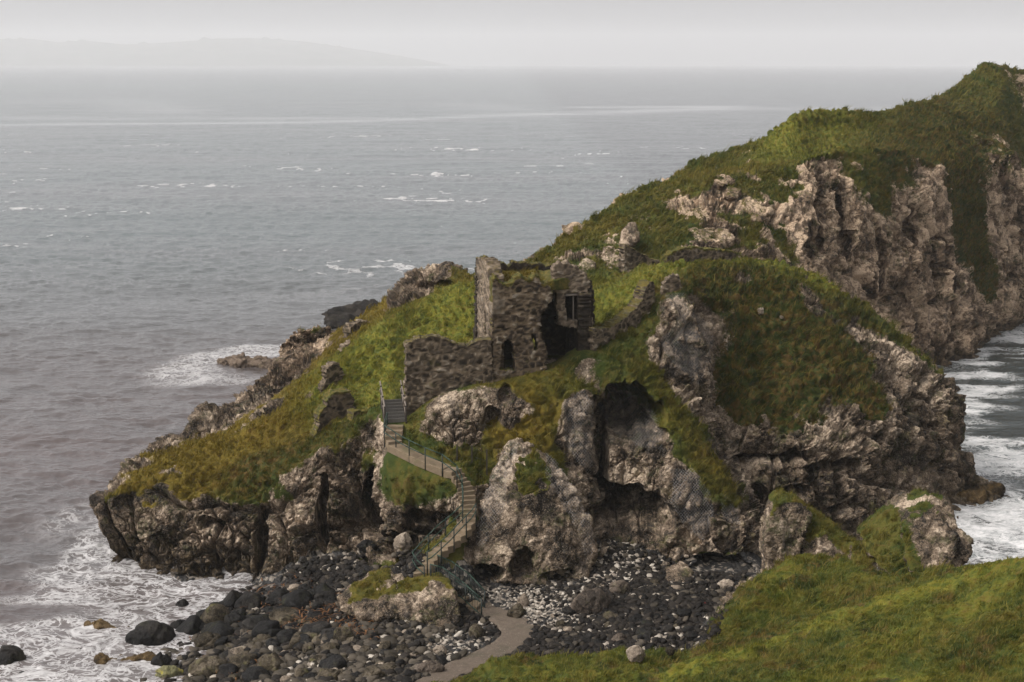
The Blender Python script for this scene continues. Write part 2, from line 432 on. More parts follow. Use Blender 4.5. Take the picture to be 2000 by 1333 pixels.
_cs = np.cumsum(np.pad(WG, [(_k // 2 + 1, _k // 2), (0, 0)], mode='edge'), 0)
WG = (_cs[2 * (_k // 2) + 1:] - _cs[:-2 * (_k // 2) - 1]) / (2 * (_k // 2) + 1)
for a in range(NU):
    cum = np.cumsum(WG[a])
    yy = np.interp(np.linspace(cum[0], cum[-1], NV), cum, ysrc)
    VY[a] = yy; VX[a] = us[a] * yy; VZ[a] = np.interp(yy, ysrc, HC[a])
del WG, HC
TP = np.stack([VX, VY, VZ], 2)
def grid_normals(G):
    du = np.gradient(G, axis=0); dv = np.gradient(G, axis=1)
    n = np.cross(du, dv)
    return n / np.maximum(np.linalg.norm(n, axis=2, keepdims=True), 1e-9)
# smooth normals come from the survey surface
gy_, gx_ = np.gradient(gblur(H0, 2.0), GS)
def surf_normal(x, y):
    n = np.stack([-bil(gx_, x, y), -bil(gy_, x, y), np.ones(len(x), np.float32)], 1)
    return n / np.linalg.norm(n, axis=1, keepdims=True)
# ------------------------------------------------------------------ terrain: rock or turf, and relief
p = TP.reshape(-1, 3)
n = surf_normal(p[:, 0], p[:, 1])
X_, Y_, Z_ = p[:, 0], p[:, 1], p[:, 2]
def yfun(tab, px): return np.interp(px, [t[0] for t in tab], [t[1] for t in tab])
PXs = px_of(X_, Y_, Z_)                       # survey column of each point, used only to look up the survey tables
FOOT_T = [(150,85),(217,84.6),(245,83.4),(350,82),(483,82),(525,80.8),(602,81.3),(700,80.9),(760,80.3),(810,79.3),(835,77),(880,75),(914,76.9),(1001,77),(1087,76.9),(1135,77.2),(1158,79),(1170,80),(1230,79.4),(1290,78.9),(1330,78.6),(1400,78.4),(1490,78.8),(1520,76)]
EDGE_T = [(e[0], e[2]) for e in EDGE_PX]
y_edge = yfun(EDGE_T, PXs); y_foot = yfun(FOOT_T, PXs)
is_slope = (PXs > 815) & (Y_ < y_edge + 0.5 + 2.5 * sstep(1590, 1650, PXs)) | (Y_ < 58)
HILL_T = [(950,108),(1150,105.5),(1300,109.5),(1450,110),(1600,117),(1800,119),(2200,119)]
is_hill = (Y_ > yfun(HILL_T, PXs)) & (PXs > 960)
is_beach = ~is_slope & (Y_ < y_foot + 0.3) & (PXs > 200) & (PXs < 1515) & (Z_ < 3.6) & (n[:, 2] > .7)

nz = n[:, 2]
mac = fbm(p / 5.0, 3, 5)
mid = fbm(p / 1.4, 3, 9)
outc = sstep(.14, .30, fbm(p / 2.4, 4, 15))
rock = .75 * outc * (is_hill * sstep(185, 150, Y_) + .8 * (X_ > 20) * (Y_ < 108) * (Y_ > 86)) + sstep(0.74, 0.56, nz + 0.26 * mac + 0.26 * mid - 0.10 * is_hill * (Y_ < 146) * sstep(160, 130, Y_))
def blob(px, py, Y, rad, amt):
    global rock
    c = P(px, py, Y)
    d = np.sqrt(((p - c) ** 2).sum(1)) / rad
    rock = rock + amt * np.exp(-(d * d) * 1.4)
PAINT = [
  # bare rock
  (530,812,100,2.0,.9),(592,782,98,1.3,.8),(468,856,96.5,1.6,.8),(612,742,106,1.6,.8),(560,845,95,1.0,.7),
  (520,775,109.5,3.2,1),(470,812,105,2.6,1),(565,725,115,3,1),(595,690,119,3,1),(600,655,125,3.5,1),(640,640,128,2.5,.8),(545,800,103,1.2,.7),(590,760,106,1.0,.6),
  (200,960,88,2.2,1.0),(250,900,92,2.0,.9),(300,860,98,2.4,.9),(350,850,102,2.5,.9),(420,830,104,3,.9),(470,790,108,3,1),(500,760,112,3.5,1),(560,700,119,4,1),(600,660,122,4,.9),(560,650,125,3,.9),
  (330,920,88,1.2,.8),(520,800,101,1.6,.8),(600,715,113,2,.7),(610,900,84.5,1.6,.9),(620,870,85,1,.6),(660,880,84,1.0,.5),
  (800,560,112,3,1),(830,540,111,3,.9),(790,590,110,2,.7),
  (860,800,83,1.6,.9),(900,840,82.3,1.6,.8),(940,780,83.4,1.4,1.0),(985,790,83.4,1.3,.9),(1010,820,83,.9,.8),(870,770,83.6,1,.5),
  (1000,890,80.9,1.0,1.0),(1065,930,80,1.0,1.0),(960,960,79.8,1.2,1.0),(1040,1020,78.7,3,1.0),
  (1130,800,83.3,1.6,1.1),(1110,870,82.3,1.2,.9),(1140,900,82,1.3,.9),
  (1340,690,88.5,3.0,1.1),(1320,600,90.5,1.6,.8),(1350,780,86.5,1.5,1),(1300,680,88,1.2,.7),(1420,830,89,1.2,.8),
  (1450,545,100,1.3,.9),(1400,550,98.5,.9,.7),(1570,575,101,1.4,.9),(1590,600,100,1.2,.8),(1640,615,99.5,1.4,.7),(1660,680,98,1.0,.5),
  (1720,690,98.8,2.5,.9),(1780,740,98.8,3,1),(1840,800,98,3,1),(1650,800,93,1.5,.7),(1640,720,97,.8,.6),(1860,880,97.5,3,1),(1680,650,99.5,1.0,.6),
  (1650,900,90,5,1),(1500,900,88.5,4,1),(1560,960,87.6,4,1),(1800,940,94,4,1),(1750,880,93,3,.8),
  (1140,510,114,1.8,.8),(1100,520,115,1.6,.8),(1210,500,113,2.0,.9),(1330,390,127,2.5,.9),(1400,440,122.5,2.5,.9),(1380,380,127.5,2.5,.8),(1450,390,128,3,1),(1190,480,117,1.4,.7),(1260,500,112.5,1.6,.6),(1250,540,110,1.2,.5),(1370,500,117,2.5,.6),(1200,450,121,1.0,.6),
  (1850,620,148,8,.6),(1930,420,166,4,.5),(1900,280,171,3,.6),(1960,300,173,4,.6),(1990,330,172,3,.6),(1944,129,196.5,1.5,1.3),(1938,142,193,1.3,1.2),(1946,136,194.5,1.2,1.2),
  # turf
  (1010,850,82.2,1.1,-.9),(1080,880,81.6,1.0,-.9),(1075,845,82.8,1.0,-.8),(1020,905,80.6,.5,-.7),(1085,800,83.6,1.0,-.8),(960,835,82.6,1.0,-.7),(1130,990,80.1,.6,-.6),
  (500,930,86.2,1.6,-1.2),(480,880,90,3,-1),(430,950,86.8,1.5,-.6),(690,850,86,2,-.9),(720,900,83.8,1.3,-.7),(770,930,80.6,1.8,-1.4),(820,940,79.4,1.5,-1.3),(870,945,78.8,1.0,-1),(800,900,80.8,1.4,-1),
  (905,900,81.3,1.5,-.9),(930,940,80.4,1.0,-.9),(950,860,82,1.4,-.6),(1030,850,82,1.2,-.9),(1000,935,80,.7,-.9),(1040,945,79.8,.7,-.9),(1060,800,83.4,1.4,-.8),(1080,740,85,1.5,-.8),(900,1060,76.7,1.0,-1.0),(1200,1050,80.5,3.0,1.2),(1280,1080,79.3,1.5,1),(1440,560,99.5,1.0,.6),(1680,640,99.5,.8,.7),(1500,610,98,.5,.7),(920,1010,78.3,.9,-.9),
  (1300,780,84.8,2.2,-1),(1360,860,83.2,1.8,-1.2),(1410,910,82,1.5,-1.2),(1430,960,81.3,1.2,-1),(1240,760,85,1.6,-.7),(1200,720,86,2,-1),(1390,970,79.9,.9,-.6),
  (1720,800,93.4,2,-.9),(1780,830,94.5,2,-.9),(1550,720,94,8,-.5),(1480,620,97,5,-.5),(1500,800,91,5,-.5),(1430,760,91.5,2,-.8),
  (1890,500,159,5,-1.4),(1880,420,157,5,-1.4),(1870,350,159,5,-1.2),(1920,560,160,2.5,-1),(1690,350,143,4,-.9),(1730,400,143,2,-.5),(1760,330,149,4,-.6),(1510,460,127,2,-1),(1530,500,125.5,2,-.8),(1480,480,124,1.5,-.6),
  (1900,180,186,20,-.9),(1850,240,170,12,-.7),(1600,240,150,10,-.9),(1200,400,126,3,-.8),(1100,470,119,3,-.6),(1290,430,123,2,-.5),(1330,450,121,2,-.5),
]
for t in PAINT: blob(*t)
blob(1085,690,89.5,1.2,1.5); blob(1030,690,88.5,1.6,1.5)
rock = np.clip(rock, 0, 1)
rock = np.maximum(rock, sstep(2.2, 0.6, Z_ + mac) * ~is_slope)
rock[is_slope] = np.clip(rock[is_slope] - 0.55, 0, 1) * 0.5
rock[is_beach] = 0

stair_xy = [(q[0], q[1]) for q in STAIR]
calm = sstep(0.6, 1.5, seg_dist(X_, Y_, stair_xy))
CAST = [P(785,790,84.2), P(960,745,85), P(1160,690,88)]
calm2 = sstep(1.0, 2.8, seg_dist(X_, Y_, [(q[0], q[1]) for q in CAST]))
amp = (0.15 + 0.85 * calm) * (0.12 + 0.88 * calm2)
far = 1 + 0.5 * sstep(105, 135, Y_) * is_hill     # the great cliff breaks in larger blocks

pw = p + 0.5 * np.stack([fbm(p / 2.2, 2, 31), fbm(p / 2.2, 2, 32), fbm(p / 2.2, 2, 33)], 1)
sc_ = (pw / far[:, None]) * np.stack([1 + 0 * far, 1 + 0 * far, 1 - .6 * (far - 1)], 1)
f1, c1 = facet(sc_ * np.array([1 / 3.4, 1 / 3.4, 1 / 4.6]), 1)
f2, c2 = facet(sc_ * np.array([1 / 1.25, 1 / 1.25, 1 / 1.5]), 2)
f3, c3 = facet(sc_ * np.array([1 / .5, 1 / .5, 1 / .42]), 3)
f4, c4 = facet(sc_ / .26, 4)
big = fbm(p / 8.0, 2, 40)
rd = ridged(sc_ / 1.9, 3, 44)
steep = sstep(0.85, 0.5, nz)
rough = 0.50 + 0.75 * sstep(-.22, .25, fbm(p / 5.5, 2, 47)) * (1 - .35 * (far - 1))
form = sstep(870, 900, PXs) * sstep(1500, 1470, PXs) * sstep(88, 86, Y_) * (~is_hill)      # the netted crags keep their surveyed shape
lz = 1 - .62 * form
d_rock = far * (lz * 0.95 * big * (0.4 + 0.6 * steep) + lz * (0.55 * f1 - 0.85 * np.exp(-(c1 / .075) ** 2)) * (0.35 + 0.65 * steep)
                + rough * (0.50 * f2 - 0.34 * np.exp(-(c2 / .09) ** 2) + 0.30 * f3 - 0.12 * np.exp(-(c3 / .12) ** 2) + 0.13 * f4 + 0.06 * rd))
tus = np.abs(fbm(p / np.array([1.6, 1.1, 1.1]), 3, 61))
tus2 = np.abs(perlin(p / np.array([.55, .42, .5]), 66))
tq = p + .25 * np.stack([perlin(p / .8, 67), perlin(p / .8, 68), 0 * tus], 1)
tf, tc = facet(tq / np.array([.85, .62, .8]), 69)
tm_ = sstep(.02, .55, tc)
heath = ((X_ > 11.5) & (Y_ > 86) & (Y_ < 105) & ~is_hill) * .6 + .12 * is_hill
heath2 = ridged(p / np.array([2.2, 1.2, .9]), 2, 72) * heath
d_turf = 0.55 * fbm(p / 4.0, 3, 60) + 0.55 * (tus - .18) + (.26 * (tm_ - .5) + .12 * tf) * (1 - .55 * is_slope) * (1 + 1.0 * heath)
d_turf = d_turf + .16 * heath2 + is_slope * (0.8 * fbm(p / np.array([7.0, 4.0, 5.0]), 2, 63) + .25 * np.abs(fbm(p / 2.2, 2, 64)))
shg, shc = facet(p / 0.55, 71)
d_bch = 0.10 * fbm(p / 2.5, 3, 70) + 0.10 * shg
d = np.where(is_beach, d_bch, (d_rock * rock + d_turf * (1 - rock)) * amp)
d = d * sstep(-4, 8, Y_ - 30)
disp = n * d[:, None].astype(np.float32)


# clefts, caves and undercuts eaten back into the faces (column, row, distance, half width, half height, depth)
CAVES = [(1014,1098,77.6,.72,1.15,3.0),(950,1112,77.3,.85,.65,2.4),(1075,1120,77.4,1.4,.35,1.0),(1408,1106,78.3,2.1,.72,4.2),
  (628,1010,82.2,.32,2.2,2.6),(716,1000,82,.48,2.4,3.6),(505,1060,83,.55,1.9,2.2),(560,1085,82,.4,1.0,.8),(400,1030,83.4,.9,.45,.9),(430,1040,83.4,.5,.4,1),(300,1060,84,.8,.5,.7),(450,1085,83,.5,.5,.8),
  (830,1010,78.6,1.5,.35,1.1),(780,1045,79.6,1.4,.5,1.4),(880,1010,78.3,.8,.35,.9),(745,1060,80.5,.8,.7,1.0),
  (955,815,83.3,.55,.75,1.2),(985,775,83.6,.45,.5,.9),(1215,990,82.3,2.3,1.15,4.2),(1285,1010,81.2,.8,.9,2.4),(1222,812,84.7,1.9,1.75,5.2),(1172,890,84,.55,2.9,3.6),
  (1480,892,89,2.8,.5,2.6),(1610,905,90,2.6,.38,2.0),(1530,960,88.3,1.5,.5,1.3),(1450,920,87.5,1.0,.9,1.6),(1700,860,92,1.4,.25,.8),(1480,1000,86,.8,1.2,1.5),(1640,985,89,1.6,.35,1.0),(1780,800,97.5,.9,.25,.8),
  (548,690,123,2.2,.7,1.8),(880,560,108.6,2.6,.4,1.3),
  (1650,440,137.5,.6,4.5,3.0),(1590,450,133,.5,3.5,2.6),(1715,520,139.5,.5,3.5,2.4),(1780,470,147,.6,3.5,2.2),(1850,540,149,.5,4,2.4),(1600,390,136,1.3,1.5,1.6),(1760,560,143,.5,2.5,1.4),(1690,580,139,.6,2,1.4),(1830,560,147.5,.6,3,1.4),(1900,640,153,.7,2.5,1.5),(1570,480,130,.5,2,1.2),(1800,650,143,.8,1.5,1.2),(1720,600,139.5,.6,1.5,1.2)]
cv2 = fbm(p / 1.1, 2, 52)
for (cx, cy, cY, hw, hh, dep) in CAVES:
    c = P(cx, cy, cY)
    e = np.sqrt(((X_ - c[0]) / hw + 0.9 * mid + .5 * mac) ** 2 + ((Z_ - c[2]) / hh + .5 * cv2) ** 2)
    m = sstep(1.15, 0.6, e) * sstep(3.8, 2.6, np.abs(Y_ - c[1]))
    disp[:, 1] += (dep * m).astype(np.float32)
und = sstep(2.6, 0.6, Z_) * sstep(.75, .4, nz) * ~is_slope * ~is_beach
disp -= n * np.array([1, 1, 0]) * (0.7 * und * (0.6 + mac))[:, None]
tip = sstep(4.2, 0.0, Z_) * sstep(330, 180, PXs) * (Y_ < 92) * (Y_ > 80)
disp[:, 0] += 1.5 * tip
CF = [P(975,700,86.2), P(1150,700,88.6), P(1150,690,91.0), P(1075,690,92.6), P(1010,690,92.2), P(950,690,90.2)]
inside_c = in_poly(X_, Y_, [(q[0], q[1]) for q in CF])
disp[inside_c, 2] = (np.minimum(Z_, 12.15 + .12 * perlin(p / .5, 88)) - Z_)[inside_c]
p2 = (p + disp).astype(np.float32)

lush = np.zeros(len(p), np.float32); dry = lush.copy(); dark = lush.copy()
def zone(arr, px, py, Y, rad, amt):
    c = P(px, py, Y)
    d2 = ((p[:, :2] - c[:2]) ** 2).sum(1) / rad ** 2
    arr += (amt * np.exp(-d2)).astype(np.float32)
for t in [(720,700,95,6,.9),(800,640,101,7,1),(880,610,100,6,1),(880,660,92,4,.8),(1180,600,97,5,1),(1300,525,103,6,1),(1440,506,106,5,1.1),(1540,515,107,4,.9),(1620,550,106,3,.5),(720,760,91,3,.8),(820,905,80.3,2.0,.1),
          (1300,820,84,1.4,.5),(1600,230,151,8,.5),(1560,270,146,7,.5),(1640,230,158,8,.4),(1500,300,141,6,.4)]: zone(lush, *t)
lush += (is_slope * (0.45 + 0.35 * fbm(p / 9, 2, 81))).astype(np.float32)
for t in [(400,880,93,8,1),(560,800,95,7,1),(500,840,93,6,.8),(620,700,110,8,.9),(640,640,122,8,.8),(300,920,90,4,.9),(1300,800,84.5,3,.45),(1400,930,81.5,3,.4),(740,590,118,4,.6),(900,530,110,4,.6),(1350,360,136,8,.4),(1150,440,122,8,.3),(1020,840,82.5,3,.4),(1000,780,84,4,.4)]: zone(dry, *t)
for t in [(1550,720,94,9,1),(1450,650,96,5,.8),(1650,760,95,6,.8),(1420,760,91,4,.8),(500,920,87,3,1),(660,830,87,3,.5),(1890,460,158,9,1),(1900,230,175,14,.7),(1700,340,145,8,.6),(1780,320,152,6,.6),(860,515,111,4,.6),(1420,320,143,6,.3)]: zone(dark, *t)

pat = fbm(p / 5.0, 3, 83); pat2 = fbm(p / 7.0, 3, 84)
lush = np.clip(lush + .55 * np.clip(pat, 0, 1) - .35 * np.clip(-pat, 0, 1), 0, 1.3)
dry = np.clip(dry + .75 * np.clip(pat2, -.3, 1) * (1 + .5 * is_slope), 0, 1.2)
dark = np.clip(dark + 1.1 * is_slope * sstep(.06, .36, fbm(p / 1.8, 3, 86)) + .6 * np.clip(-pat - .05, 0, 1) * (is_hill | is_slope), 0, 1.2)
RIDGE = [P(*t)[:2] for t in ((1960,1094,60.5),(1880,1108,61.6),(1765,1150,61.6),(1600,1212,60.2),(1461,1258,59.2),(1340,1300,58.2))]
rdg = seg_dist(X_, Y_, RIDGE); lush = lush + (.6 * np.exp(-(rdg / 1.3) ** 2) * is_slope).astype(np.float32)
HOLL = [P(*t)[:2] for t in ((1780,1128,66.0),(1670,1166,65.4),(1520,1220,64),(1400,1268,62.6))]
hol = np.exp(-(seg_dist(X_, Y_, HOLL) / 1.4) ** 2) * is_slope; dark = dark + (.55 * hol).astype(np.float32)
# split the one surface into its landforms
def quads(NU, NV):
    i = np.arange(NU - 1)[:, None] * NV + np.arange(NV - 1)[None]
    return np.stack([i, i + NV, i + NV + 1, i + 1], 2).reshape(-1, 4)
FQ = quads(NU, NV)
reg = np.where(is_slope, 2, np.where(is_beach, 1, np.where(is_hill, 3, 0))).astype(np.int8)
freg = reg[FQ[:, 0]]
keep = (p2[:, 2][FQ].max(1) > -1.3)
TERR = {}
def terrain_part(name, r, mat):
    f = FQ[(freg == r) & keep]
    u, inv = np.unique(f, return_inverse=True)
    me = np_mesh(name, p2[u], inv.reshape(-1, 4))
    me.polygons.foreach_set('use_smooth', rock[f].mean(1) < .5)
    for nm, a in (('rock', rock), ('lush', lush), ('dry', dry), ('dark', dark)): add_attr(me, nm, np.clip(a[u], 0, 1.5))
    o = link(name, me, mat)
    o['kind'] = 'structure'
    TERR[name] = o
    return o
# ------------------------------------------------------------------ materials
class NT:
    def __init__(s, name):
        s.m = bpy.data.materials.new(name); s.m.use_nodes = True
        s.t = s.m.node_tree; s.t.nodes.clear()
        s.out = s.t.nodes.new('ShaderNodeOutputMaterial')
        s.b = s.t.nodes.new('ShaderNodeBsdfPrincipled')
        s.t.links.new(s.b.outputs[0], s.out.inputs['Surface'])
    def n(s, t, **k):
        q = s.t.nodes.new(t)
        for a, v in k.items(): setattr(q, a, v)
        return q
    def set(s, sock, v):
        if hasattr(v, 'is_output') or isinstance(v, bpy.types.NodeSocket): s.t.links.new(v, sock)
        else: sock.default_value = v
    def math(s, op, a, b=0.0, c=None, clamp=False):
        q = s.n('ShaderNodeMath', operation=op, use_clamp=clamp)
        s.set(q.inputs[0], a); s.set(q.inputs[1], b)
        if c is not None: s.set(q.inputs[2], c)
        return q.outputs[0]
    def mix(s, f, a, b, mode='MIX'):
        q = s.n('ShaderNodeMix', data_type='RGBA', blend_type=mode)
        s.set(q.inputs[0], f)
        for k, v in ((6, a), (7, b)):
            s.set(q.inputs[k], (*v, 1) if isinstance(v, tuple) and len(v) == 3 else v)
        return q.outputs[2]
    def mixf(s, f, a, b):
        q = s.n('ShaderNodeMix', data_type='FLOAT')
        s.set(q.inputs[0], f); s.set(q.inputs[2], a); s.set(q.inputs[3], b)
        return q.outputs[0]
    def pos(s, scale=(1, 1, 1), obj=False):
        q = s.n('ShaderNodeMapping')
        if obj: s.t.links.new(s.n('ShaderNodeTexCoord').outputs['Object'], q.inputs[0])
        else: s.t.links.new(s.n('ShaderNodeNewGeometry').outputs['Position'], q.inputs[0])
        q.inputs['Scale'].default_value = scale
        return q.outputs[0]
    def noise(s, vec, scale, det=4, rough=.55, dist=0, out=0):
        q = s.n('ShaderNodeTexNoise')
        s.t.links.new(vec, q.inputs['Vector']); q.inputs['Scale'].default_value = scale
        q.inputs['Detail'].default_value = det; q.inputs['Roughness'].default_value = rough; q.inputs['Distortion'].default_value = dist
        return q.outputs[out]
    def vor(s, vec, scale, feat='F1', out='Distance', rnd=1):
        q = s.n('ShaderNodeTexVoronoi', feature=feat)
        s.t.links.new(vec, q.inputs['Vector']); q.inputs['Scale'].default_value = scale; q.inputs['Randomness'].default_value = rnd
        return q.outputs[out]
    def ramp(s, v, a, b, lo=0.0, hi=1.0, smooth=True):
        q = s.n('ShaderNodeMapRange', interpolation_type='SMOOTHSTEP' if smooth else 'LINEAR')
        s.set(q.inputs[0], v); s.set(q.inputs[1], a); s.set(q.inputs[2], b); s.set(q.inputs[3], lo); s.set(q.inputs[4], hi)
        return q.outputs[0]
    def attr(s, name):
        return s.n('ShaderNodeAttribute', attribute_name=name).outputs['Fac']
    def bump(s, h, strength=.5, dist=.1, prev=None):
        q = s.n('ShaderNodeBump'); s.set(q.inputs['Height'], h)
        q.inputs['Strength'].default_value = strength; q.inputs['Distance'].default_value = dist
        if prev is not None: s.t.links.new(prev, q.inputs['Normal'])
        return q.outputs[0]
    def fin(s, col, rough=.85, nrm=None, spec=.25):
        s.set(s.b.inputs['Base Color'], (*col, 1) if isinstance(col, tuple) else col)
        s.set(s.b.inputs['Roughness'], rough)
        s.b.inputs['Specular IOR Level'].default_value = spec
        if nrm is not None: s.t.links.new(nrm, s.b.inputs['Normal'])
        return s.m
def north(k):
    q = k.n('ShaderNodeSeparateXYZ'); k.t.links.new(k.n('ShaderNodeNewGeometry').outputs['Position'], q.inputs[0])
    return k.ramp(q.outputs[1], 104, 128)
def rock_col(k, v, pale=(.47,.37,.27), mid_=(.135,.098,.066), dk=(.020,.015,.010), bias=0.0, lich=True, obj=False):
    a = k.noise(v, .42, 6, .62, .15)
    b = k.noise(v, 2.2, 6, .66, .12)
    c = k.noise(v, 9.0, 4, .65)
    mixn = k.math('ADD', k.math('MULTIPLY', a, .85), k.math('ADD', k.math('MULTIPLY', b, .50), k.math('MULTIPLY', c, .25)))
    mixn = k.math('ADD', mixn, k.math('MULTIPLY', north(k), .065))
    col = k.mix(k.ramp(mixn, .71 + bias, .80 + bias), dk, mid_)
    col = k.mix(k.ramp(mixn, .81 + bias, .93 + bias), col, pale)
    fl = k.noise(v, 17.0, 3, .6)
    col = k.mix(k.ramp(fl, .56, .68, 0, .55), col, pale)
    col = k.mix(k.ramp(fl, .44, .34, 0, .7), col, dk)
    wv = k.n('ShaderNodeVectorMath', operation='ADD'); k.t.links.new(v, wv.inputs[0])
    ws = k.n('ShaderNodeVectorMath', operation='SCALE'); k.t.links.new(k.noise(v, 1.1, 3, .6, 0, 1), ws.inputs[0]); ws.inputs['Scale'].default_value = 1.6
    k.t.links.new(ws.outputs[0], wv.inputs[1])
    cr = k.vor(wv.outputs[0], 1.05, 'DISTANCE_TO_EDGE')
    col = k.mix(k.math('MULTIPLY', k.ramp(cr, .035, .0), k.ramp(a, .45, .62, .0, .6)), col, dk)
    col = k.mix(north(k), col, k.mix(1.0, col, (1.12, 1.05, .98), 'MULTIPLY'))
    if lich:
        ms_ = k.math('MULTIPLY', k.ramp(k.noise(v, .7, 5, .62), .53, .62), k.ramp(k.noise(v, 4.5, 4, .65), .40, .58))
        col = k.mix(k.math('MULTIPLY', ms_, .8), col, (.038, .040, .012))
        l = k.math('MULTIPLY', k.ramp(k.noise(v, .9, 4, .6), .54, .68), k.ramp(b, .42, .6))
        col = k.mix(k.math('MULTIPLY', l, .38), col, (.12, .105, .032))
    return col, b, c
def rock_bump(k, v, b, c):
    h = k.math('ADD', k.math('MULTIPLY', b, .7), k.math('MULTIPLY', c, .35))
    w = k.vor(v, 3.4, 'DISTANCE_TO_EDGE')
    h = k.math('ADD', h, k.math('MULTIPLY', k.ramp(w, 0, .12), .22))
    h = k.math('ADD', h, k.math('MULTIPLY', k.vor(v, 6.5, 'F1'), -.45))
    return h
def grass_col(k, v, lush, dry, dark):
    a = k.noise(v, .35, 4, .6)
    b = k.noise(v, 1.7, 5, .68, .8)
    c = k.noise(v, 9, 4, .7)
    base = k.mix(k.ramp(k.math('ADD', k.math('MULTIPLY', a, .5), k.math('MULTIPLY', b, .5)), .42, .58), (.034, .049, .008), (.082, .074, .012))
    base = k.mix(k.ramp(dry, .15, .9), base, k.mix(k.ramp(b, .35, .65), (.088, .066, .008), (.145, .100, .012)))
    base = k.mix(k.ramp(lush, .15, 1.0), base, k.mix(k.ramp(b, .38, .62), (.070, .085, .010), (.155, .142, .017)))
    base = k.mix(k.ramp(dark, .15, 1.0, 0, .8), base, k.mix(k.ramp(b, .44, .60), (.028, .041, .009), (.100, .058, .019)))
    br = k.math('MULTIPLY', k.ramp(b, .50, .66), k.ramp(a, .43, .58))
    base = k.mix(k.math('MULTIPLY', br, .6), base, (.085, .048, .016))
    base = k.mix(k.ramp(b, .46, .30, 0, .65), base, k.mix(.6, base, (.02, .024, .006)))
    base = k.mix(k.ramp(c, .35, .7, .0, .4), base, k.mix(.5, base, (.02, .022, .006)))
    return base, b, c
def terrain_mat():
    k = NT('turf_and_limestone')
    v = k.pos()
    rc, rb, rcc = rock_col(k, v)
    z = k.n('ShaderNodeSeparateXYZ'); k.t.links.new(k.n('ShaderNodeNewGeometry').outputs['Position'], z.inputs[0])
    tide = k.ramp(k.math('ADD', z.outputs[2], k.math('MULTIPLY', k.noise(v, .8, 3), -2.2)), 1.0, -.4)
    rc = k.mix(k.math('MULTIPLY', tide, .8), rc, k.mix(k.ramp(rb, .4, .65), (.022, .018, .014), (.10, .070, .035)))
    streak = k.noise(k.pos((1.6, 1.6, .14)), 1.0, 4, .6)
    rc = k.mix(k.ramp(streak, .54, .66, 0, .6), rc, (.040, .034, .029))
    gc, gb, gcc = grass_col(k, v, k.attr('lush'), k.attr('dry'), k.attr('dark'))
    m = k.math('ADD', k.attr('rock'), k.math('ADD', k.math('MULTIPLY', k.math('SUBTRACT', rb, .5), .9), k.math('MULTIPLY', k.math('SUBTRACT', rcc, .5), .5)))
    m = k.ramp(m, .42, .58)
    col = k.mix(m, gc, rc)
    h = k.mixf(m, k.math('ADD', k.math('MULTIPLY', gb, .4), k.math('MULTIPLY', gcc, .4)), rock_bump(k, v, rb, rcc))
    return k.fin(col, k.mixf(m, .95, .85), k.bump(h, .9, .16), .2)
def shingle_mat():
    k = NT('shingle')
    v = k.pos()
    cell = k.n('ShaderNodeTexVoronoi'); k.t.links.new(v, cell.inputs['Vector']); cell.inputs['Scale'].default_value = 4.5
    rnd = k.n('ShaderNodeSeparateColor'); k.t.links.new(cell.outputs['Color'], rnd.inputs[0])
    zone = k.noise(v, .22, 3, .55, .3)
    pale = k.ramp(k.math('ADD', rnd.outputs[0], k.math('MULTIPLY', zone, .9)), 1.08, 1.14)
    dk = k.mix(rnd.outputs[1], (.008, .008, .008), (.026, .023, .020))
    col = k.mix(k.math('MULTIPLY', pale, .6), dk, k.mix(rnd.outputs[2], (.16, .13, .10), (.30, .26, .21)))
    h = k.math('SUBTRACT', 1.0, cell.outputs['Distance'])
    return k.fin(col, .7, k.bump(h, .9, .12), .3)
M_TERR = terrain_mat()
M_SHING = shingle_mat()
terrain_part('headland', 0, M_TERR)
terrain_part('beach', 1, M_SHING)
terrain_part('grass_slope', 2, M_TERR)
terrain_part('hill', 3, M_TERR)

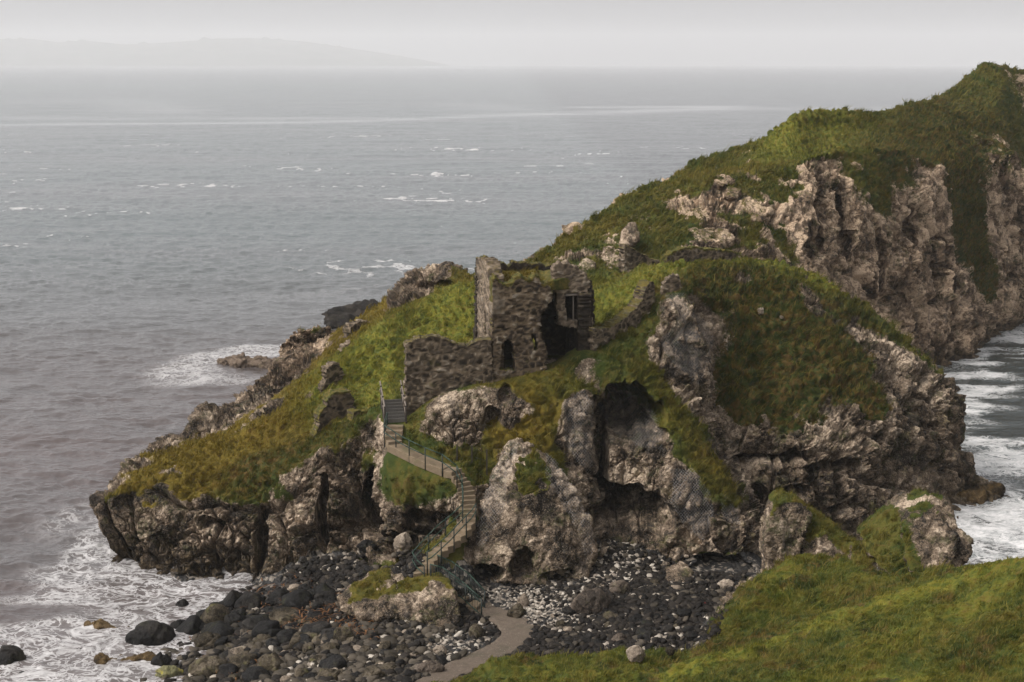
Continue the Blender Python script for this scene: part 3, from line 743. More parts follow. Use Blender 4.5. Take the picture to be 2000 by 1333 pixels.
# ------------------------------------------------------------------ sea
def sea():
    nu, rows = SEAU, []
    us_ = (np.concatenate([np.linspace(-3600, -260, 60)[:-1], np.linspace(-260, 2260, nu - 118), np.linspace(2260, 5200, 60)[1:]]) - 1000) / FPX * 1.03
    # rows stand evenly in view angle out to the horizon
    dep = np.concatenate([np.linspace(R(38), R(26), 40)[:-1], np.linspace(R(26), CAMZ / 15500, SEAV)])
    ys = CAMZ / np.tan(dep)
    X = us_[:, None] * ys[None]; Yv = np.repeat(ys[None], nu, 0)
    P0 = np.stack([X, Yv, np.zeros_like(X)], 2).reshape(-1, 3).astype(np.float32)
    x, y = P0[:, 0], P0[:, 1]
    dist = np.hypot(x, y)
    fade = 1 / (1 + (dist / 2400) ** 1.5)
    q = np.stack([x, y, 0 * x], 1)
    g1 = ridged(q / np.array([6.0, 4.8, 1]) + 3, 2, 201)
    g2 = ridged((q + 0.7 * g1[:, None]) / np.array([2.3, 1.9, 1]), 3, 205)
    sw = perlin(q / np.array([22, 13, 1]), 209)
    gust = fbm(q / np.array([130., 60., 1]), 3, 211)
    hgt = fade * (0.34 * sw + (0.32 * g1 + 0.22 * g2) * (0.8 + 0.9 * gust))
    # land distance: blurred land plan
    land = (H0 > 0.0).astype(np.float32)
    near = bil(gblur(land, 9), x, y); wide = bil(gblur(land, 26), x, y)
    inside = (x > GX0 + 2) & (x < GX1 - 2) & (y > GY0) & (y < GY1 - 4)
    foam = np.where(inside, 0.26 * sstep(.06, .5, near) + 0.07 * sstep(.05, .5, wide), 0)
    def patch(px, py, hx, hy, amt, ang=0):
        nonlocal foam
        c = PZ(px, py, 0); 
        dx, dy = x - c[0], y - c[1]
        ca, sa = math.cos(ang), math.sin(ang)
        e = ((dx * ca + dy * sa) / hx) ** 2 + ((-dx * sa + dy * ca) / hy) ** 2
        foam = foam + 0.85 * amt * np.exp(-e)
    for t in [(130,1020,2.0,6,.26),(175,1100,2,4,.34),(110,1130,4,2,.26),(190,1160,4,2,.32),(60,1185,6,1.0,.26),(330,1165,5,1.5,.30),(250,1190,4,2,.22),(60,1260,6,2.2,.55),(170,1290,5,3,.65),(60,1320,6,3,.5),(230,1240,3,2,.45),(20,1050,2,3,.08),
              (490,690,4,3,.50),(430,705,5,3,.42),(345,728,4,5,.30),(440,750,7,2.5,.26),(530,690,3,3,.6),(385,735,6,3,.22),(330,760,6,2,.15),
              (1930,1060,5,5,.9),(1960,1000,6,5,.7),(1900,960,4,5,.55),(1980,930,7,4,.5),(1900,880,3,6,.55),(1960,880,6,4,.35),(1890,790,4,5,.55),(1930,760,6,4,.38),(1890,725,4,5,.60),(1960,700,6,4,.32),(1990,670,5,5,.7),(1880,830,3,8,.3),(1990,1060,6,5,.75),
              (430,860,5,3,.2),(320,880,4,3,.2)]: patch(*t)
    # far tide race: pale smooth bands, and scattered whitecaps
    race = np.zeros(len(x), np.float32)
    for (px0, py0, px1, py1, w, a) in [(-200,246,600,240,2.6,1.0),(600,240,1000,226,2.4,1),(1000,226,1400,213,3.6,1.0),(1400,213,2300,212,2.2,.8),(-200,232,700,232,3.4,.5),(-200,205,250,196,3.0,.4),(250,196,310,221,2,.4),(900,203,1000,215,2,.4),(1150,210,1420,209,1.6,1.3)]:
        a0, b0 = PZ(px0, py0, 0), PZ(px1, py1, 0)
        # width measured across, in metres at that distance
        wid = w * a0[1] ** 2 / (CAMZ * FPX)
        dd = seg_dist(x, y, [(a0[0], a0[1]), (b0[0], b0[1])])
        race = np.maximum(race, a * np.exp(-(dd / wid) ** 2))
    wc = ridged(q / np.array([7, 8, 1]), 2, 221) 
    wc2 = fbm(q / np.array([40, 22, 1]), 2, 225)
    cap = sstep(.97, 1.10, wc + 0.9 * wc2 - .05) * sstep(150, 260, dist) * (1 - sstep(480, 800, dist)) * sstep(-.35, .35, gust + .18)
    foam = np.minimum(foam * np.where(x > 15, .30 + 1.0 * sstep(-.22, .22, fbm(q / np.array([7.0, 3.2, 1]), 3, 231)), 1.0), np.where(x > 15, .46, .31)) + 0.52 * cap
    hgt = hgt * (1 - .7 * np.clip(race, 0, 1)) + 0.12 * np.clip(foam, 0, 1) * fade
    P0[:, 2] = hgt
    me = np_mesh('sea', P0, quads(nu, len(ys)))
    add_attr(me, 'foam', np.clip(foam, 0, 1.4)); add_attr(me, 'race', np.clip(race, 0, 1.3))
    k = NT('sea_water')
    v = k.pos()
    near_ = k.n('ShaderNodeSeparateXYZ'); k.t.links.new(v, near_.inputs[0])
    dist_ = near_.outputs[1]
    vs = k.pos((.32, .75, .5))
    b1 = k.noise(vs, 1.6, 4, .6, .3)
    b2 = k.noise(k.pos((.035, .10, .1)), 1.0, 5, .62, .2)
    h = k.math('ADD', k.math('MULTIPLY', b1, .35), k.math('MULTIPLY', b2, 2.0))
    tone = k.noise(k.pos((.006, .02, .02)), 1, 4, .6)
    wcol = k.mix(k.ramp(dist_, 90, 260), (.082, .062, .057), (.060, .076, .073))
    wcol = k.mix(k.ramp(tone, .4, .65, 0, .6), wcol, (.095, .097, .096))
    wcol = k.mix(k.ramp(near_.outputs[0], 24, 40), wcol, (.040, .047, .046))
    fa = k.attr('foam')
    def fil(sc, w, d): return k.ramp(k.math('ABSOLUTE', k.math('SUBTRACT', k.noise(k.pos((1, 1.25, 1)), sc, 4, .6, d), .5)), w, .0)
    lines = k.math('MAXIMUM', fil(.42, .045, 1.0), k.math('MULTIPLY', fil(1.1, .06, .8), .8))
    body = k.noise(k.pos((1, 1.6, 1)), .34, 6, .66, .5)
    fine = k.noise(k.pos((1, 1.4, 1)), 2.6, 4, .7)
    solid = k.ramp(k.math('ADD', k.math('MULTIPLY', fa, .9), k.math('ADD', k.math('MULTIPLY', body, .8), k.math('MULTIPLY', fine, .35))), .86, 1.16)
    fm = k.math('MAXIMUM', k.math('MULTIPLY', lines, k.ramp(fa, .10, .42)), solid)
    fm = k.math('MULTIPLY', fm, k.ramp(fa, .04, .22))
    fm = k.math('MULTIPLY', fm, k.ramp(fine, .25, .55, .55, 1.0))
    aer = k.math('MULTIPLY', k.ramp(fa, .08, .55), k.ramp(body, .35, .62, .35, .9))
    wcol = k.mix(aer, wcol, k.mix(k.ramp(near_.outputs[0], 5, 25), (.20, .185, .175), (.20, .225, .215)))
    col = k.mix(fm, wcol, (.62, .605, .59))
    rc_ = k.math('MULTIPLY', k.attr('race'), k.ramp(k.noise(k.pos((.01, .05, .1)), 1.2, 4, .6), .3, .6))
    col = k.mix(k.math('MULTIPLY', rc_, .55), col, (.42, .42, .42))
    k.set(k.b.inputs['IOR'], 1.33)
    mat = k.fin(col, k.mixf(fm, .16, .8), k.bump(h, .8, .5), .5)
    o = link('sea', me, mat); o['kind'] = 'structure'
sea()

# ------------------------------------------------------------------ far coast
def far_coast():
    ridge = [(-400,80),(-200,72),(0,76),(40,75),(95,82),(130,79),(165,80),(220,86),(280,84),(340,80),(400,75),(470,73),(530,76),(590,81),(650,90),(730,102),(820,117),(900,133),(1400,140)]
    Yd = 14600.0
    xs = np.linspace(-460, 1420, 240)
    hs = np.interp(xs, [r[0] for r in ridge], [r[1] for r in ridge])
    V = []
    nd = 14
    for i, (a, b) in enumerate(zip(xs, hs)):
        top = P(a, b, Yd)
        hh = max(top[2], 1.0)
        for j in range(nd):
            t = j / (nd - 1)
            prof = [0, .42, .55, .62, .7, .78, .86, .92, .97, 1, .98, .85, .5, 0][j]
            nn = 1 + .12 * math.sin(a * .05 + j) + .06 * math.sin(a * .21 + 2 * j)
            V.append((top[0], Yd - 500 + j * 90, -2 + hh * prof * (nn if 0 < j < 8 else 1)))
    me = np_mesh('far_hill', np.array(V), quads(len(xs), nd))
    k = NT('far_moor'); v = k.pos((.004, .004, .02))
    o = link('far_hill', me, k.fin(k.mix(k.ramp(k.noise(v, 1, 4), .4, .6), (.03, .04, .02), (.07, .07, .05)), .95))
    o['kind'] = 'structure'
far_coast()
# ------------------------------------------------------------------ rubble masonry
def masonry_mat(name, lo, hi, mortar, pale=(.30,.25,.19)):
    k = NT(name); v = k.pos()
    t = k.attr('tone'); c = k.attr('joint')
    b = k.noise(v, 3.0, 5, .65); a = k.noise(v, .7, 4, .6)
    col = k.mix(t, lo, hi)
    col = k.mix(k.ramp(t, .86, .98), col, pale)
    col = k.mix(k.ramp(b, .35, .7, .55, 0), col, (.022, .018, .014))
    col = k.mix(k.math('MULTIPLY', c, k.ramp(a, .35, .6, .45, .95)), col, mortar)
    moss = k.math('MULTIPLY', k.ramp(a, .55, .7), k.ramp(b, .45, .6))
    col = k.mix(k.math('MULTIPLY', moss, .4), col, (.075, .075, .02))
    cap = k.attr('cap')
    g = k.mix(k.ramp(b, .4, .6), (.045, .05, .012), (.11, .085, .022))
    col = k.mix(k.ramp(k.math('ADD', cap, k.math('MULTIPLY', b, .5)), .6, .8), col, g)
    h = k.math('ADD', k.math('MULTIPLY', k.noise(v, 7, 5, .7), .6), b)
    return k.fin(col, .92, k.bump(h, .8, .06), .15)
M_TOWER = masonry_mat('dark_rubble_stone', (.014,.010,.007), (.072,.050,.032), (.21,.155,.10))
M_WALL = masonry_mat('grey_rubble_stone', (.021,.016,.011), (.112,.084,.056), (.23,.175,.12))
M_INNER = masonry_mat('shade_dark_inner_stone', (.010,.008,.006), (.035,.026,.019), (.06,.047,.033), (.09,.07,.05))  # darker copy of the tower stone, the interior's shade put into its colour
M_PALE = masonry_mat('weathered_pale_stone', (.045,.034,.024), (.20,.15,.105), (.31,.24,.17))

def plane_hit(px, py, p0, p1):
    """(along, height) where the sight line of a pixel meets the vertical plane over p0-p1"""
    a = P(px, py, 10.0); dx, dy = a[0], a[1]; dz = a[2] - CAMZ
    ex, ey = p1[0] - p0[0], p1[1] - p0[1]; ln = math.hypot(ex, ey); ex /= ln; ey /= ln
    # t*(dx,dy) = p0 + s*(ex,ey)
    det = dx * -ey + dy * ex
    t = (p0[0] * -ey + p0[1] * ex) / det
    s = (t * dx - p0[0]) * ex + (t * dy - p0[1]) * ey
    return s, CAMZ + t * dz
def masonry(name, p0, p1, thick, outline, holes, mat, parent=None, step=.075, seed=0, cap=0.0, relief=.7, rag=.12, stone=(.50, .50, .36), raw=False):
    """solid wall of rubble stones: outline and holes are given by photo pixels on its near face (raw: already along/height)"""
    p0, p1 = np.array(p0[:2], float), np.array(p1[:2], float)
    e = (p1 - p0) / np.linalg.norm(p1 - p0); nb = np.array((-e[1], e[0]))
    conv = (lambda q: list(q)) if raw else (lambda q: [plane_hit(a, b, p0, p1) for a, b in q])
    op = conv(outline); hp = [conv(h) for h in holes]
    s0, s1 = min(q[0] for q in op) - .2, max(q[0] for q in op) + .2
    z0, z1 = min(q[1] for q in op) - .2, max(q[1] for q in op) + .2
    ni, nj = int((s1 - s0) / step) + 1, int((z1 - z0) / step) + 1
    ss, zz = np.meshgrid(s0 + step * (np.arange(ni) + .5), z0 + step * (np.arange(nj) + .5), indexing='ij')
    q = np.stack([ss.ravel() * 2.2, np.full(ss.size, seed * 7.1), zz.ravel() * 3.2], 1)
    js = rag * 1.6 * fbm(q, 3, seed + 1).reshape(ss.shape); jz = rag * 1.6 * fbm(q, 3, seed + 2).reshape(ss.shape)
    occ = in_poly(ss + js, zz + jz, op)
    for h in hp: occ &= ~in_poly(ss + .7 * js, zz + .7 * jz, h)
    K = max(2, int(round(thick / (step * 1.6))))
    oc = np.pad(occ, 1)
    F = []
    I, J = np.nonzero(occ)
    def quad(a, b, c, d): F.append(np.stack([a, b, c, d], 1))
    vid = lambda i, j, k: (i * (nj + 1) + j) * (K + 1) + k
    quad(vid(I, J, 0), vid(I + 1, J, 0), vid(I + 1, J + 1, 0), vid(I, J + 1, 0))
    quad(vid(I, J, K), vid(I, J + 1, K), vid(I + 1, J + 1, K), vid(I + 1, J, K))
    for di, dj in ((-1, 0), (1, 0), (0, -1), (0, 1)):
        m = ~oc[I + 1 + di, J + 1 + dj]
        i, j = I[m], J[m]
        for k in range(K):
            if di == -1: quad(vid(i, j, k), vid(i, j + 1, k), vid(i, j + 1, k + 1), vid(i, j, k + 1))
            if di == 1: quad(vid(i + 1, j, k), vid(i + 1, j, k + 1), vid(i + 1, j + 1, k + 1), vid(i + 1, j + 1, k))
            if dj == -1: quad(vid(i, j, k), vid(i, j, k + 1), vid(i + 1, j, k + 1), vid(i + 1, j, k))
            if dj == 1: quad(vid(i, j + 1, k), vid(i + 1, j + 1, k), vid(i + 1, j + 1, k + 1), vid(i, j + 1, k + 1))
    F = np.concatenate(F)
    u, inv = np.unique(F, return_inverse=True)
    F = inv.reshape(-1, 4)
    k_ = u % (K + 1); j_ = (u // (K + 1)) % (nj + 1); i_ = u // ((K + 1) * (nj + 1))
    s, z, d = s0 + step * i_, z0 + step * j_, thick * k_ / K
    V = np.stack([p0[0] + e[0] * s + nb[0] * d, p0[1] + e[1] * s + nb[1] * d, z], 1)
    me = np_mesh(name, V, F)
    nn = np.zeros(len(V) * 3, np.float32); me.vertices.foreach_get('normal', nn) if hasattr(me.vertices[0], 'normal') else None
    nn = nn.reshape(-1, 3)
    lp = np.stack([s, d, z], 1)
    lw = lp + .03 * np.stack([perlin(lp * 3, seed + 5), perlin(lp * 3, seed + 6), perlin(lp * 3, seed + 7)], 1)
    row = np.floor(lw[:, 2] / stone[2])
    lw[:, 0] += .37 * row
    f, c = facet(lw / np.array(stone), seed + 11)
    f2, c2 = facet(lp / .16, seed + 12)
    off = relief * (.075 * f - .075 * np.exp(-(c / .12) ** 2) + .03 * f2 + .10 * fbm(lp / 1.1, 2, seed + 13))
    V2 = V + nn * off[:, None]
    me.vertices.foreach_set('co', V2.astype(np.float32).ravel()); me.update()
    add_attr(me, 'tone', np.clip(.5 + .85 * f + .15 * perlin(lp / .5, seed + 3), 0, 1))
    add_attr(me, 'joint', np.clip(1 - c / .22, 0, 1))
    topz = np.interp(s, *(lambda a: (a[:, 0], a[:, 1]))(np.array(sorted((ss[i, 0], z0 + step * (np.nonzero(occ[i])[0].max() + 1)) for i in range(ni) if occ[i].any()))))
    add_attr(me, 'cap', cap * np.clip(nn[:, 2] * .8 + .6 * (z > topz - .22) + .25 * perlin(lp / .7, seed + 4), 0, 1) * (nn[:, 2] > -.1))
    return link(name, me, mat, parent)

# ------------------------------------------------------------------ castle
A = P(959, 748, 85.0); B = P(1082, 722, 85.75)
Ax, Bx = A[:2], B[:2]
castle = empty('castle_ruin', tuple(A))
tag(castle, 'ruined square stone tower with broken front corner on the grassy headland', 'castle ruin')
def cpart(*a, **k):
    o = masonry(*a, parent=castle, **k)
    o.matrix_parent_inverse = Matrix.Translation(-Vector(castle.location))
    return o
# front wall with the arched doorway, a slit through to the lawn and the broken corner
cpart('front_wall', Ax, Bx, 1.0,
      [(958,770),(958,548),(966,538),(973,550),(984,557),(996,552),(1004,541),(1016,537),(1024,546),(1034,548),(1042,535),(1052,541),(1058,556),(1068,552),(1074,560),(1076,580),(1068,598),(1058,612),(1052,630),(1058,662),(1066,690),(1064,712),(1068,750),(1040,770)],
      [[(974,724),(975,690),(977,676),(983,668),(990,664),(997,668),(1002,677),(1003,724)], [(1036,656),(1043,655),(1046,664),(1048,674),(1047,684),(1040,684),(1039,668)],
       [(1066,690),(1090,640),(1090,775),(1068,775)]],
      M_TOWER, seed=1, cap=.9)
_fw = bpy.data.objects['front_wall'].data                       # pale dressed quoin high on the left corner
_c0, _ = np.zeros(len(_fw.vertices) * 3, np.float32), 0
_fw.vertices.foreach_get('co', _c0); _c0 = _c0.reshape(-1, 3)
_t = np.zeros(len(_c0), np.float32); _fw.attributes['tone'].data.foreach_get('value', _t)
_al = (_c0[:, :2] - Ax) @ ((Bx - Ax) / np.linalg.norm(Bx - Ax))
_q = sstep(.95, .75, _al + .25 * perlin(_c0 / .4, 3)) * sstep(P(970, 632, 85)[2], P(970, 612, 85)[2], _c0[:, 2]) * sstep(P(970, 552, 85)[2], P(970, 562, 85)[2], _c0[:, 2])
_fw.attributes['tone'].data.foreach_set('value', np.maximum(_t, (_q * (.93 + .1 * perlin(_c0 / .3, 4))).astype(np.float32)))
# left return wall going back from the front corner
e_ = (Bx - Ax) / np.linalg.norm(Bx - Ax); nb_ = np.array((-e_[1], e_[0]))
LB = Ax + nb_ * 5.6
zt = lambda px, py, Y: P(px, py, Y)[2]
zA = A[2]
cpart('side_wall', LB, Ax, .9, [(-.2, zA - 1.6), (4.72, zA - 1.6), (4.72, zt(955, 545, 85.6)), (4.2, zt(950, 530, 86.3)), (3.4, zt(950, 512, 87)), (2.6, zt(945, 507, 88)), (1.2, zt(940, 506, 89)), (-.2, zt(932, 505, 90.5))],
      [[(2.6, zA + 2.4), (3.3, zA + 2.4), (3.3, zA + 4.0), (2.6, zA + 4.0)]], M_PALE, seed=2, cap=.4, raw=True)
# back wall, a little higher than the front
RB = LB + e_ * 7.1
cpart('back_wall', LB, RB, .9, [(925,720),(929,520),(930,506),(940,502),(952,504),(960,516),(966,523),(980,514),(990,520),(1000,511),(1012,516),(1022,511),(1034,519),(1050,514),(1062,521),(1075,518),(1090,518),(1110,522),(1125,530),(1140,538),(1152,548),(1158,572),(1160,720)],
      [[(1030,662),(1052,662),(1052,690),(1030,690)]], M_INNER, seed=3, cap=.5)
# right end, set back, with the high window and the hollow below it
C0 = Bx + nb_ * 1.55 - e_ * .25; C1 = C0 + e_ * 3.0
cpart('end_wall', C0, C1, .8,
      [(1088,640),(1086,600),(1080,560),(1076,530),(1081,518),(1090,511),(1100,516),(1108,510),(1116,520),(1124,519),(1132,530),(1141,534),(1146,545),(1150,552),(1149,566),(1143,574),(1143,610),(1148,618),(1156,624),(1157,640),(1155,676),(1158,700),(1160,722),(1118,722),(1108,714),(1095,700)],
      [[(1101,574),(1142,572),(1146,600),(1143,626),(1104,627)], [(1060,632),(1090,636),(1110,640),(1128,642),(1142,650),(1152,672),(1150,690),(1128,704),(1104,716),(1060,740)]],
      M_PALE, seed=4, cap=.3)
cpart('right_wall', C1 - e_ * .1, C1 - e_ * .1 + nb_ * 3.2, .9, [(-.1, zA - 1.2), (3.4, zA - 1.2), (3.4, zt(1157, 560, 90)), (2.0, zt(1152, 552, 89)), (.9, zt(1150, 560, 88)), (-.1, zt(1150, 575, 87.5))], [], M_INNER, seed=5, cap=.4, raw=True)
# vault floors inside, the upper one turfed over
def slab(name, pts_, z0, z1, mat, cap=0):
    bm = bmesh.new()
    lo = [bm.verts.new((a, b, z0)) for a, b in pts_]; hi = [bm.verts.new((a, b, z1 + .05 * math.sin(3 * a + b))) for a, b in pts_]
    n_ = len(pts_)
    bm.faces.new(lo[::-1]); bm.faces.new(hi)
    for i in range(n_): bm.faces.new((lo[i], lo[(i + 1) % n_], hi[(i + 1) % n_], hi[i]))
    bmesh.ops.triangulate(bm, faces=bm.faces[:])
    bmesh.ops.subdivide_edges(bm, edges=bm.edges[:], cuts=12, use_grid_fill=True)
    for v_ in bm.verts:
        if v_.co.z > z1 - .1:
            q = np.array([[v_.co.x, v_.co.y, 0]]); v_.co.z += .35 * float(_perlin(q * .9, 7)[0]) + .15 * float(_perlin(q * 2.5, 8)[0])
    me = bpy.data.meshes.new(name); bm.to_mesh(me); bm.free()
    for p_ in me.polygons: p_.use_smooth = True
    nv = len(me.vertices)
    add_attr(me, 'cap', np.full(nv, cap)); add_attr(me, 'tone', np.full(nv, .3)); add_attr(me, 'joint', np.zeros(nv))
    add_attr(me, 'rock', np.zeros(nv)); add_attr(me, 'dry', np.full(nv, .7))
    o = link(name, me, mat, castle); o.matrix_parent_inverse = Matrix.Translation(-Vector(castle.location))
    return o
zf = zt(1000, 548, 85.2)
quad_ = [tuple(Ax + e_ * .7 + nb_ * .8), tuple(Ax + e_ * 3.9 + nb_ * .8), tuple(LB + e_ * 3.9 + nb_ * .1), tuple(LB + e_ * .7 + nb_ * .1)]
turf = slab('turf_floor', quad_, zf - 1.4, zf - .5, M_TERR, 1)
for v_ in turf.data.vertices:                                  # ramps up towards the back wall
    t = (v_.co.x - Ax[0]) * nb_[0] + (v_.co.y - Ax[1]) * nb_[1]
    if v_.co.z > zf - 1.1: v_.co.z += .05 * max(0, t - .8)
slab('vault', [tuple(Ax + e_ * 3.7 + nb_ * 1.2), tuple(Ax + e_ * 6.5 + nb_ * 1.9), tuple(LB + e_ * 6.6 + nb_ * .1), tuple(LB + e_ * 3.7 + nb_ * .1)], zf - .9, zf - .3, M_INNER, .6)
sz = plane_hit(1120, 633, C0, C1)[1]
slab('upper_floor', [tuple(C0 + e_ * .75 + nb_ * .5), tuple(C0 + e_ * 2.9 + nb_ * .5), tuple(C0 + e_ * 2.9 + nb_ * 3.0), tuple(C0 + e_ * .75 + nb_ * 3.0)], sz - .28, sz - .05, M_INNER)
# rubble at the foot of the broken corner
def wood_mat(name, a, b, rough=.8):
    k = NT(name); v = k.pos((2, 2, .7), obj=True)
    nz_ = k.noise(v, 9, 4, .6)
    return k.fin(k.mix(nz_, a, b), rough, k.bump(nz_, .3, .02), .2)
M_TIMB = wood_mat('grey_timber', (.10, .085, .068), (.24, .20, .165))
def beam(bm, a, b, w, h):
    a, b = Vector(a), Vector(b)
    d = b - a; ln = d.length
    r = bmesh.ops.create_cube(bm, size=1)
    M = Matrix.Translation((a + b) / 2) @ d.to_track_quat('Z', 'Y').to_matrix().to_4x4() @ Matrix.Diagonal((w, h, ln, 1))
    bmesh.ops.transform(bm, matrix=M, verts=r['verts'])
def tube(bm, a, b, r, seg=8):
    a, b = Vector(a), Vector(b); d = b - a
    q = bmesh.ops.create_cone(bm, cap_ends=True, segments=seg, radius1=r, radius2=r, depth=d.length)
    bmesh.ops.transform(bm, matrix=Matrix.Translation((a + b) / 2) @ d.to_track_quat('Z', 'Y').to_matrix().to_4x4(), verts=q['verts'])
def obj_bm(name, bm, mat, parent=None, bevel=0.0, smooth=False):
    if bevel: bmesh.ops.bevel(bm, geom=bm.edges[:], offset=bevel, segments=1, affect='EDGES')
    me = bpy.data.meshes.new(name); bm.to_mesh(me); bm.free()
    if smooth:
        for p_ in me.polygons: p_.use_smooth = True
    o = link(name, me, mat, parent)
    if parent is not None: o.matrix_parent_inverse = Matrix.Translation(-Vector(parent.location))
    return o
def wall_pt(px, py, p0, p1, back=0.0):
    s, z = plane_hit(px, py, p0, p1)
    e = (np.array(p1) - np.array(p0)) / np.linalg.norm(np.array(p1) - np.array(p0)); nb = np.array((-e[1], e[0]))
    q = np.array(p0) + e * s + nb * back
    return (q[0], q[1], z)
wf = bmesh.new()
beam(wf, wall_pt(1103, 577, C0, C1, .12), wall_pt(1142, 575, C0, C1, .12), .16, .13)
win = obj_bm('window_lintel', wf, M_TIMB, castle)
wf = bmesh.new(); beam(wf, wall_pt(1118, 580, C0, C1, .2), wall_pt(1118, 627, C0, C1, .2), .07, .07)
obj_bm('window_post', wf, M_TIMB, castle)
# adjoining low wall on the left of the tower
LW0 = P(789, 805, 84.0)[:2]
cpart('curtain_wall', LW0, Ax - nb_ * .15 - e_ * .02, .9,
      [(789,830),(789,690),(787,674),(795,669),(806,666),(815,660),(830,659),(853,658),(866,663),(884,671),(898,675),(912,677),(924,670),(934,663),(946,666),(960,664),(960,775),(919,775),(878,790),(833,815)], [], M_WALL, seed=6, cap=.45)

# ------------------------------------------------------------------ other ruined walls
def ruin(px0, py0, Y0, px1, py1, Y1, thick, outline, label, seed, mat=M_WALL, cap=.6, **k):
    a, b = P(px0, py0, Y0)[:2], P(px1, py1, Y1)[:2]
    o = masonry('ruined_wall', a, b, thick, outline, [], mat, seed=seed, cap=cap, **k)
    tag(o, label, 'ruined wall', 'ruined walls on the headland')
    return o
ruin(1157,690,87.4,1262,620,91.0,.9,[(1156,702),(1156,640),(1170,642),(1191,641),(1200,632),(1212,626),(1226,614),(1240,602),(1251,590),(1256,570),(1262,556),(1268,549),(1274,552),(1277,560),(1277,600),(1258,640),(1226,680),(1191,702)],
     'long ragged stone wall climbing right from the castle tower', 21, cap=.5)
ruin(1290,570,92,1328,566,92,.9,[(1290,580),(1291,564),(1294,552),(1303,543),(1312,537),(1324,538),(1326,550),(1328,580)], 'small stub of dark wall on top of the netted rock buttress', 22, cap=.3)
ruin(618,870,88.0,692,830,89.2,1.0,[(612,885),(613,850),(620,832),(622,806),(628,798),(634,790),(640,775),(650,768),(668,764),(682,766),(688,778),(690,800),(690,830),(682,858),(660,880)], 'broad broken wall stump with mossy top beside the timber stairs', 23, cap=.8, rag=.16)
ruin(630,765,97,668,742,97.8,.8,[(628,778),(630,752),(636,744),(636,724),(645,713),(658,710),(667,716),(668,735),(660,760),(650,776)], 'tumbled stone wall stump on the yellow left slope', 24, cap=.3, rag=.2)
ruin(664,692,104,694,680,104.8,.7,[(662,700),(664,686),(672,676),(680,672),(690,668),(694,674),(692,690)], 'low row of pale loose wall stones on the lawn edge', 25, mat=M_PALE, cap=0, rag=.2)
ruin(683,655,108,728,640,110,.9,[(682,664),(683,640),(692,632),(706,628),(716,626),(726,632),(728,644),(726,660)], 'dark wall stump farthest back on the lawn edge', 26, cap=.3, rag=.15)
ruin(686,826,87.3,746,806,89,.7,[(684,832),(686,806),(700,802),(712,804),(722,797),(735,799),(744,806),(746,828)], 'low mossy wall footing left of the timber stairs', 27, cap=.7, rag=.15)
ruin(1217,535,109,1290,525,110.5,.9,[(1216,548),(1217,478),(1226,481),(1240,490),(1256,497),(1270,505),(1284,508),(1292,516),(1292,536),(1260,548)], 'grey stone wall on the hillside behind the castle', 28, cap=.5)
ruin(1300,505,112.5,1440,500,116.5,.8,[(1298,516),(1300,500),(1312,492),(1330,484),(1352,482),(1375,487),(1400,487),(1420,490),(1440,494),(1452,506),(1440,512),(1380,512)], 'long low turf-topped wall above the grass crest', 29, cap=.9)
# ------------------------------------------------------------------ free rocks
M_DARK = None
def stone_mat(name, dk, mid_, pale, lich=(.10,.10,.03), lamt=.3, bias=0.0, rough=.85, wet=0.0):
    k = NT(name); v = k.pos()
    col, b, c = rock_col(k, v, pale, mid_, dk, bias, False)
    l = k.math('MULTIPLY', k.ramp(k.noise(v, 1.3, 4, .6), .52, .66), k.ramp(b, .42, .6))
    col = k.mix(k.math('MULTIPLY', l, lamt), col, lich)
    oi = k.n('ShaderNodeObjectInfo').outputs['Random']
    col = k.mix(k.ramp(oi, 0, 1, 0, .5), col, k.mix(.5, col, dk))
    return k.fin(col, rough, k.bump(rock_bump(k, v, b, c), .7, .09), .10 + wet)
M_BLACK = stone_mat('black_wet_stone', (.007,.0065,.006), (.018,.0155,.013), (.040,.034,.028), bias=.08, rough=.7, wet=.05, lamt=.15)
M_GREY = stone_mat('grey_green_stone', (.022,.018,.012), (.070,.056,.038), (.15,.122,.088), lamt=.5)
M_LIME = stone_mat('pale_limestone', (.075,.06,.046), (.20,.158,.118), (.38,.315,.245), bias=-.03, lamt=.2)
M_BROWN = stone_mat('brown_weedy_rock', (.022,.016,.010), (.085,.055,.022), (.17,.115,.058), lamt=.1, lich=(.13,.08,.02))
M_MUD = stone_mat('brown_flat_rock', (.030,.024,.019), (.090,.070,.054), (.15,.12,.095), lamt=.2)
M_YELL = stone_mat('yellow_lichen_rock', (.05,.05,.03), (.12,.115,.06), (.22,.20,.10), lich=(.36,.30,.02), lamt=1.0, bias=-.05)

